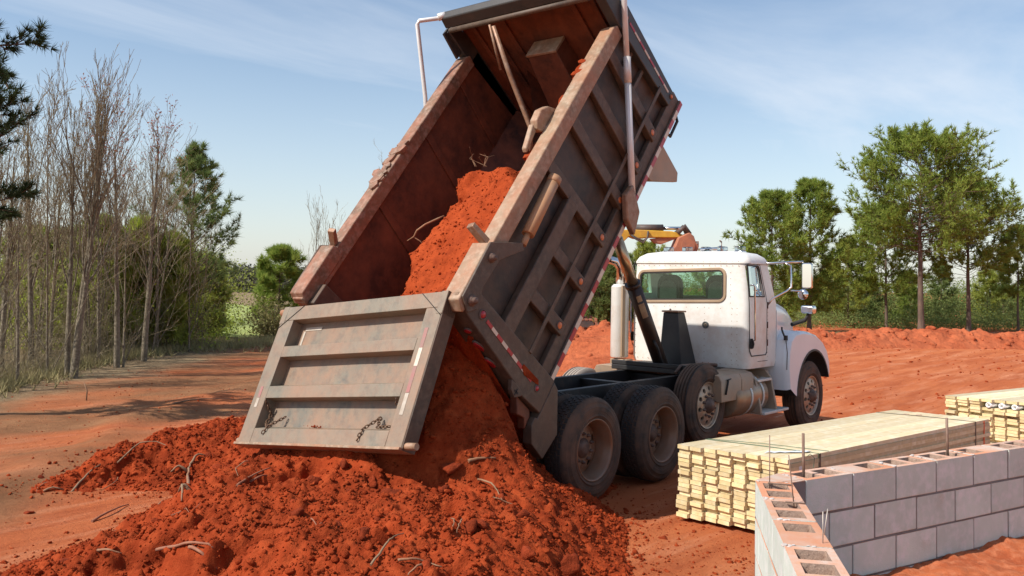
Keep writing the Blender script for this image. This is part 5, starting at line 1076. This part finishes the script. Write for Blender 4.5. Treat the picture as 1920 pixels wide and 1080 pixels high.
# left side pines
pine(base(361, 26.2), zat(272, 26.2, 361)-.2, 100/FPX*26.2*1.5, 140, 'tall open pine with long bare lower branches at the end of the bare tree row', None, .20, 88, m_pineL, tl=.21, tw=.020, nn=15, dens=.66, tr=.0145, prof=lambda s: (1.02-.9*s)*(.55+.45*min(1, s*4)), up=.55)
pine(base(527, 34), zat(470, 34, 527), 56/FPX*34*1.3, 141, 'bushy pine left of the tailgate behind the dirt road', None, .10, 66, m_pine, tl=.26, tw=.034, nn=11, dens=1.0, tr=.015)
pine(base(-120, 13.0), 9.6, 1.5, 142, 'dark pine hanging into the upper left corner of the photo', None, .26, 60, m_dkpine, tl=.16, tw=.015, nn=26, dens=1.9, tr=.013, prof=lambda s: .75+.3*math.sin(s*7))
# bare trees of the wood edge, left to right in the photo
BT = [(-25, 17.2, 250, .06, 1, .85, None), (14, 19.5, 205, .065, 1, .8, None), (46, 17.8, 330, .035, 1, .9, None), (70, 20.5, 168, .07, 1, .7, None), (104, 22.0, 235, .05, 1, .9, None), (133, 19.3, 108, .085, 3, .42, None), (168, 24.0, 225, .055, 1, .85, None), (196, 22.3, 290, .045, 1, 1.0, None), (230, 21.8, 198, .075, 1, .8, .86), (279, 23.4, 186, .08, 1, .75, .90), (303, 26.0, 255, .055, 1, .8, None), (252, 27, 300, .05, 1, .9, None), (330, 28, 330, .05, 1, .9, None)]
BL2 = ['slim grey bare tree cut by the left edge of the photo', 'grey bare tree second in from the left edge', 'thin leaning sapling in front of the left trunks', 'tall grey bare tree with paired stems near the left edge', 'thin bare tree just left of the tallest bare clump', 'tallest bare tree, a clump of several pale stems', 'bare tree right behind the tallest clump', 'crooked bare sapling between clump and red budded tree', 'forked bare tree with reddish buds in its top', 'straight bare tree with orange leaves at its very top', 'fine twigged bare tree left of the tall open pine', 'bare tree deeper in the wood behind the red budded tree', 'bare tree close behind the trunk of the open pine']
for i, ((px, d, ty, r0, stn, sp, bd), lb) in enumerate(zip(BT, BL2)):
    bare_tree(base(px, d*.93), zat(ty, d*.93, px)*(.84 if i != 5 else .86), 200+i, lb, 'bare trees along the wood edge', r0, .7, stn, sp*.92, ((rng.random()-.5)*.05, 0), .98 if stn == 1 else 1.05, bd, b0=.42)
for i, (px, d, ty, lb) in enumerate(((592, 45, 376, 'left one of two slender bare trees beyond the tailgate'), (613, 46, 388, 'right one of two slender bare trees beyond the tailgate'), (716, 44, 286, 'bare tree peeping out left of the raised bed'))):
    bare_tree(base(px, d), zat(ty, d, px)*.88, 230+i, lb, 'bare trees beyond the tailgate', .055, .8, 1, .55 if i < 2 else .8, (0, 0), .8, None)
for i in range(18):
    px = -60+i*25+rng.normal()*8; d = np.interp(px, [-140, 0, 125, 230, 360, 400], [15, 17, 19.5, 21.5, 25, 26])*(.93+.28*rng.random()); bare_tree(base(px, d), 3.2+2.8*rng.random(), 320+i, 'slender bare sapling among the trunks of the wood edge', 'saplings in the wood edge', .022+.014*rng.random(), .5, 1, .9, ((rng.random()-.5)*.25, (rng.random()-.5)*.2), .8, None, b0=.12)
# green middle storey of the left wood
for i, (px, d, ty, w_, mm, lb) in enumerate(((60, 25, 440, 80, m_pineY, 'dull green young pine behind the leftmost bare trunks'), (190, 23.5, 420, 66, m_pineY, 'young green pine behind the tallest bare clump'), (262, 24.5, 420, 58, m_spring, 'spring green young tree between red budded tree and straight tree'), (322, 25.0, 450, 60, m_pineY, 'young green pine left of the open pine'), (385, 28.5, 490, 50, m_pineY, 'low young pine right of the open pine trunk'), (130, 27, 440, 70, m_pineL, 'dark young pine deep in the left wood'))):
    pine(base(px, d), zat(ty, d, px), w_/FPX*d*1.35, 260+i, lb, 'young trees inside the left wood', .06, 54, mm, tl=.30, tw=.04, nn=10, dens=1.1, tr=.010, name='young_tree')
bush(base(398, 31), 1.2, .9, 280, 'bright spring green shrub beside the meadow', None, m_spring)
bush(base(512, 31), 1.6, .9, 281, 'olive brown brushwood at the foot of the pine by the tailgate', None, m_brush)
# woods that read as one mass
def mass(name, pts, n, sz, mm, seed, kind='stuff'):
    r_ = np.random.default_rng(seed); C_ = []
    for (c, rad, h, k) in pts:
        q_ = r_.normal(size=(k, 3))*np.array([rad*.5, rad*.5, 0]); zz = h*np.abs(r_.random(k)**.8)*(1-.35*np.minimum(1, np.hypot(q_[:, 0], q_[:, 1])/rad)); q_[:, 2] = zz; C_.append(q_+np.array(c))
    V, F = cards(np.concatenate(C_), sz, r_); return tag(link(name, np_mesh(name, V, F, [mm])), kind='stuff')
rr = np.random.default_rng(55)
mass('wood_undergrowth', [(base(px, d), 1.3, (1.2+1.6*rr.random())*(1 if d > 21 else .6), 380) for px in range(-20, 400, 22) for d in (21.5+px*.012, 24.5+px*.012, 29+px*.01)], 0, .055, m_brush, 301)
mass('deep_wood', [(base(px, d), 2.2, 2.6+2.6*rr.random(), 900) for px in range(-10, 420, 26) for d in (33+px*.012, 40)], 0, .085, m_pineY, 302)
mass('far_tree_belt', [(base(px, d), 1.2+1.6*rr.random(), 1.6+2.6*rr.random(), 1000) for px in range(900, 2200, 17) for d in (62, 72)], 0, .13, m_pineL, 303)
mass('far_brush', [(base(px, d), 2.2, (.7+2.1*rr.random()**2), 700) for px in range(1020, 2150, 20) for d in (50, 54)], 0, .085, m_pineL, 305)
mass('far_hill_wood', [((*base(px, d)[:2], base(px, d)[2]-1), 9, 3.6+1.2*rr.random()+d*.006, 900) for px in range(250, 760, 12) for d in (130, 170, 230)], 0, .42, m_hill, 304)
mass('green_understorey', [(base(px, d), 1.4, 1.6+1.8*rr.random(), 520) for px in range(10, 385, 24) for d in (23+px*.009, 26+px*.009)], 0, .095, m_spring, 306)
# twiggy brush and dry grass along the wood edge and on the bank
seg = []; r_ = np.random.default_rng(77)
for k in range(900):
    px = r_.uniform(-40, 400); dpt = 2.174*FPX/(np.interp(px, [-140, 0, 125, 230, 360, 400], [790, 745, 712, 685, 664, 660])-529)+abs(r_.normal())*2.2-1.0; p = np.array(base(px, dpt)); d = unit(np.array([r_.normal()*.35, r_.normal()*.35, 1])); L = r_.uniform(.4, 2.3)*(.6 if dpt < 20 else 1)
    for j in range(3): q2 = p+d*L/3; seg.append((p, q2, .006*(1-j*.25), .006*(1-(j+1)*.25))); p = q2; d = unit(d+r_.normal(size=3)*.25); e = unit(d+r_.normal(size=3)*.7); seg.append((q2, q2+e*L*.25, .004, .002))
V, F = cones(seg, 3); tag(link('brushwood', np_mesh('brushwood', V, F, [m_twig])), kind='stuff')
C_, D_ = [], []
for k in range(5200):
    px = r_.uniform(-140, 560); dpt = 2.174*FPX/(np.interp(px, [-140, 0, 125, 230, 360, 560], [775, 738, 708, 682, 662, 650])-529)+r_.normal()*.9-.4; C_.append(base(px, dpt)); D_.append((r_.normal()*.2, r_.normal()*.2, 1))
for k in range(1500):
    px = r_.choice([1560, 1600, 1580, 1850, 1750, 1680, 1500, 1120])+r_.normal()*35; dpt = r_.uniform(37.5, 41); C_.append(base(px, dpt)); D_.append((0, 0, 1.))
V, F = needles(np.array(C_, float), np.array(D_, float), 6, .26, .014, .5, r_); tag(link('dry_grass', np_mesh('dry_grass', V, F, [m_dry])), kind='stuff')

# ------------------------------------------------------------------ clods
def ico(sub):
    b = bmesh.new(); bmesh.ops.create_icosphere(b, subdivisions=sub, radius=1); V = np.array([v.co[:] for v in b.verts]); F = np.array([[v.index for v in f.verts] for f in b.faces]); b.free(); return V, F
IC = {k: ico(k) for k in (1, 2, 3)}
def clods(P, rad, sub, seed, rough=.28):
    r_ = np.random.default_rng(seed); V0, F0 = IC[sub]; N, n = len(P), len(V0); nn = unit(r_.normal(size=(N, 9, 3))); dd_ = .36+.45*r_.random((N, 9))
    pr_ = np.einsum('vk,njk->nvj', V0, nn); k = np.minimum(1.12, np.min(np.where(pr_ > .05, dd_[:, None]/np.maximum(pr_, .05), 9), 2))      # broken flat faces
    d2 = unit(r_.normal(size=(N, 7, 3)))*(2+5*r_.random((N, 7, 1))); ph = r_.random((N, 7))*6.28; k = k*(1+rough*.20*np.sin(np.einsum('vk,njk->nvj', V0, d2)+ph[:, None]).mean(2)*2.2+(r_.random((N, n))-.5)*rough*.30)
    sc = np.stack([1+.30*r_.normal(size=N)*.6, 1+.30*r_.normal(size=N)*.6, .72+.25*r_.random(N)], -1); a = r_.random(N)*6.28; V = V0[None]*k[..., None]*sc[:, None]*rad[:, None, None]
    ca_, sa_ = np.cos(a)[:, None], np.sin(a)[:, None]; V = np.stack([V[..., 0]*ca_-V[..., 1]*sa_, V[..., 0]*sa_+V[..., 1]*ca_, V[..., 2]], -1)+P[:, None]
    return V.reshape(-1, 3), (F0[None]+np.arange(N)[:, None, None]*n).reshape(-1, 3)
def sample_mound(n, seed, margin=0.0):
    r_ = np.random.default_rng(seed); x = r_.uniform(-5.7, 1.2, n*3); y = r_.uniform(-4.4, 4.9, n*3); z, d = mound_z(x, y); w = np.clip(.55+.9*fbm(x*1.1, y*1.1, 111, 3), .08, 1)*(d > -.28+margin)*np.where(d < 0, .22*np.exp(d*5), 1); k = r_.random(n*3) < w
    x, y, z, d = x[k][:n], y[k][:n], z[k][:n], d[k][:n]; z = np.where(d < .02, np.maximum(z, ground_z(x, y)), z+ground_z(x, y)*.4); return np.stack([x, y, z], -1)
r_ = np.random.default_rng(5)
P = sample_mound(22000, 1); V, F = clods(P+[0, 0, .003], .006+.011*r_.random(len(P))**2, 1, 2); o = link('dirt_crumbs', np_mesh('dirt_crumbs', V, F, [m_clay])); tag(o, kind='stuff')
P = sample_mound(6500, 3); V, F = clods(P+[0, 0, .006], .012+.022*r_.random(len(P))**2, 2, 4); o = link('dirt_lumps', np_mesh('dirt_lumps', V, F, [m_clay], True)); tag(o, kind='stuff')
x = np.r_[r_.uniform(-6, 3, 3500), r_.uniform(2, 32, 3200)]; y = np.r_[r_.uniform(-4, 14, 3500), r_.uniform(-9, 9, 3200)]; P = np.stack([x, y, ground_z(x, y)], -1); P = np.r_[P, np.stack([(xx := r_.uniform(-2.6, 1.5, 1600)), (yy := r_.uniform(-3.6, -1.6, 1600)), ground_z(xx, yy)], -1)]; x = P[:, 0]; V, F = clods(P, .006+(.022+.04*(x > 6))*r_.random(len(P))**4, 1, 6); tag(link('ground_crumbs', np_mesh('ground_crumbs', V, F, [m_clay])), kind='stuff')
u_ = r_.uniform(-.35, 2.3, 2600); v_ = r_.uniform(-1.0, .75, 2600); w_ = load_w(u_, v_); k = w_ > .25; u_, v_, w_ = u_[k], v_[k], w_[k]; P = np.stack([-.6+u_*ca-w_*sa, v_, 1.24+u_*sa+w_*ca], -1)
V, F = clods(P, .005+.02*r_.random(len(P))**3, 1, 8); tag(link('load_crumbs', np_mesh('load_crumbs', V, F, [m_load])), kind='stuff')
def one_clod(name, p, r_c, seed, label, group=None, sub=3, rough=.34):
    V, F = clods(np.zeros((1, 3)), np.array([r_c]), sub, seed, rough); o = link(name, np_mesh(name, V+np.array([0, 0, 0]), F, [m_clod], False), None, tuple(p)); return tag(o, label, 'clod', group)
P = sample_mound(80, 9, .35); rc = .03+.045*r_.random(len(P))**1.6
for i in range(len(P)): one_clod('dirt_clod', (P[i, 0], P[i, 1], P[i, 2]+rc[i]*.02), rc[i], 400+i, 'fist sized red clay clod lying among the others on the dirt mound', 'large clods on the dirt mound', 3 if rc[i] > .06 else 2)
bp_ = [at(px, 33+(px-1380)*.0035+rng.normal()*.55) for px in rng.uniform(1380, 2000, 900)]+[at(px, 24.8+rng.normal()*1.4) for px in rng.uniform(1000, 1330, 700)]
dgx = bpy.context.evaluated_depsgraph_get(); bpy.context.view_layer.update(); bks = [bpy.data.objects['earth_berm'], bpy.data.objects['earth_heap']]; Pb = []
for q_ in bp_[::7]:
    for o_ in bks:
        ok_, lo_, _, _ = o_.ray_cast((q_.x, q_.y, 6), (0, 0, -1))
        if ok_: Pb.append(lo_[:]); break
Pb = np.array(Pb); V, F = clods(Pb, .04+.15*rng.random(len(Pb))**3, 2, 15); tag(link('bank_clods', np_mesh('bank_clods', V, F, [m_berm])), kind='stuff')
# rays from the camera onto the mound, for placing roots and single clods where they lie
def hit(px, py, lift=.0):
    d = FW+RT*(px-960)/FPX-UP*(py-540+94.77)/FPX; t = np.linspace(2.5, 30, 6000); Q = CAM+d*t[:, None]; z, dd = mound_z(Q[:, 0], Q[:, 1], False); h = np.where(dd > 0, z, ground_z(Q[:, 0], Q[:, 1])); i = int(np.argmax(Q[:, 2] <= h)); return Vector((Q[i, 0], Q[i, 1], h[i]+lift))
for i, (px, py, r_c, lb) in enumerate(((57, 962, .055, 'lone round clod lying on bare ground left of the mound'), (1243, 1010, .05, 'lone clod on the ground between mound and lumber stack'), (76, 902, .04, 'small lone clod near the left edge above the round one'), (187, 905, .065, 'dark clod at the left tip of the mound beside a broken stick'),
    (1063, 1060, .12, 'largest boulder like clod at the bottom edge right of the middle'), (880, 990, .10, 'big clod in the lower middle of the mound with a deep shadow'), (700, 905, .085, 'big blocky clod below the tailgate middle'), (735, 930, .095, 'big slab like clod under the blocky one below the tailgate'), (850, 878, .08, 'clod crowning the crest right of the tailgate corner'), (558, 965, .09, 'big clod in the left middle of the mound'), (985, 1045, .08, 'clod left of the largest boulder at the bottom edge'), (645, 870, .08, 'clod in the shade edge just under the tailgate'))):
    p = hit(px, py); one_clod('dirt_clod', (p.x, p.y, p.z), r_c*.85, 700+i, lb, None, 3, .7)
# ------------------------------------------------------------------ roots and sticks
m_root = mat('peeled_root', (.25, .165, .095), (.17, .09, .045), 9, .8, bump=.002, bscale=40, dust=(.42, .14, .06), damt=.35); m_rootd = mat('muddy_root', (.24, .085, .045), (.33, .15, .085), 8, .85, bump=.002, bscale=40)
z1 = lambda x, y: (x/2.4545, 640+y/2.4545); z2 = lambda x, y: (560+x/2.743, 780+y/2.743)
def root(lines, r0, label, mm, f, arch=.03, name='root', cat='root'):
    b = MB(); first = None
    for pts in lines:
        q_ = [hit(*f(*p)) for p in pts]; n = len(q_); fine = []
        for i in range(n-1):
            for s in range(4): t = s/4; fine.append(q_[i].lerp(q_[i+1], t))
        fine.append(q_[-1]); N = len(fine); fine = [p+Vector((random.uniform(-.006, .006), random.uniform(-.006, .006), .010+arch*math.sin(math.pi*i/(N-1)))) for i, p in enumerate(fine)]
        b.tube(fine, [r0*(1-.6*i/(N-1)) for i in range(N)], 7); first = first or fine[0]
    o = b.build(name, [mm], None, loc=tuple(first)); return tag(o, label, cat)
root([[(540, 565), (640, 492), (720, 485), (835, 513)]], .009, 'long thin pale root arching over the back of the mound', m_root, z1, .05)
root([[(868, 690), (862, 640), (872, 600), (880, 558)], [(866, 610), (825, 600), (785, 606)], [(878, 570), (905, 548), (948, 532)], [(868, 685), (838, 695), (835, 742)], [(862, 690), (820, 700)]], .016, 'forked pale root standing up on the left of the mound', m_root, z1, .05)
root([[(330, 702), (400, 630), (465, 570)], [(200, 695), (290, 688)]], .013, 'stout broken stick leaning at the left tip of the mound', m_root, z1, .03, 'stick', 'stick')
root([[(420, 835), (500, 800), (592, 755)]], .013, 'muddy bent root lying on the smooth ground left of the mound', m_rootd, z1, .02)
root([[(720, 972), (800, 968), (870, 958), (955, 956), (985, 962)], [(870, 958), (925, 1000), (1000, 1060)]], .013, 'muddy branching root near the bottom left of the mound', m_rootd, z1, .03)
root([[(1090, 672), (1150, 640), (1240, 588)], [(1150, 660), (1230, 625)]], .012, 'pair of dark sticks lying side by side below the tailgate', m_rootd, z1, .02, 'stick', 'stick')
root([[(445, 968), (500, 972), (560, 986)]], .010, 'short pale splinter at the lower left of the mound', m_root, z1, .01, 'stick', 'stick')
root([[(872, 246), (930, 232), (1012, 222)]], .017, 'smooth pale stick on the crest behind the rear wheels', m_root, z2, .01, 'stick', 'stick')
root([[(922, 333), (990, 375), (1020, 415), (1045, 448)]], .009, 'thin curved pale twig on the slope facing the camera', m_root, z2, .04)
root([[(375, 778), (450, 690), (490, 650), (545, 612)]], .008, 'long thin root running up the lower middle of the mound', m_root, z2, .03)
root([[(505, 750), (580, 758), (648, 772), (730, 786)], [(648, 772), (610, 800), (560, 830)]], .009, 'forked pale root at the bottom edge of the photo', m_root, z2, .02)
root([[(790, 535), (800, 570), (785, 600)], [(838, 540), (825, 580), (815, 612)]], .006, 'two short upright rootlets above the big lower clod', m_root, z2, .02)
root([[(795, 290), (860, 280), (930, 272), (1080, 268)]], .016, 'pale branch lying on the trodden dirt road', m_root, z1, .02, 'stick', 'stick')
b = MB(); p = hit(*z1(397, 272)); b.tube([p-Vector((0, 0, .05)), p+Vector((.02, .03, .16)), p+Vector((-.03, .05, .30))], [.014, .012, .008], 7); tag(b.build('stick', [m_root], None, loc=tuple(p)), 'short pale stick poking upright out of the dirt road', 'stick')
for i in range(12):   # rootlets strewn over the mound
    q0 = next(q for q in sample_mound(200, 900+i, .4) if q[0] < -1.9 and q[2] < .7); a = rng.random()*6.28; L = .08+.22*rng.random(); pts = []
    for k in range(5):
        x, y = q0[0]+math.cos(a)*L*k/4, q0[1]+math.sin(a)*L*k/4; a += rng.normal()*.35; z, _ = mound_z(np.array([x]), np.array([y])); pts.append((x, y, float(z[0])+.012+.02*rng.random()))
    tag(MB().tube(pts, [.005, .0045, .004, .003, .002], 5).build('rootlet', [m_root if i % 3 else m_rootd], None, loc=tuple(q0)), 'thin rootlet strewn on the dirt mound', 'root', 'rootlets on the dirt mound')
zb = lambda x, y: (740+x/3.6, 260+y/3.6)
def box_hit(px, py, Yp):
    d = FW+RT*(px-960)/FPX-UP*(py-540+94.77)/FPX; t = (Yp-CAM[1])/d[1]; return Vector(CAM+d*t)
b = MB(); Ys = [.62, .55, .48, .42, .36, .34, .33, .33]
ps = [box_hit(*zb(*p), Y_) for p, Y_ in zip([(85, 690), (130, 662), (150, 620), (205, 580), (290, 541), (328, 522), (355, 595), (365, 640)], Ys)]
b.tube(ps, [.006, .009, .010, .011, .012, .011, .010, .007], 7); b.tube([ps[1], box_hit(*zb(170, 690), .5), box_hit(*zb(215, 735), .45)], [.008, .007, .004], 6)
tag(b.build('root', [m_root], None, loc=tuple(ps[4])), 'bent root sticking out of the load inside the truck bed', 'root')
b = MB()
for i in range(7): p = box_hit(905+rng.normal()*7, 312, -.05+.1*rng.normal()); b.tube([p, p+Vector((rng.normal()*.05, rng.normal()*.05, .06+.05*rng.random())), p+Vector((rng.normal()*.10, rng.normal()*.08, .10+.08*rng.random()))], [.004, .003, .002], 5)
tag(b.build('root', [m_root], None, loc=tuple(p)), 'tuft of fine roots on top of the load in the truck bed', 'root')
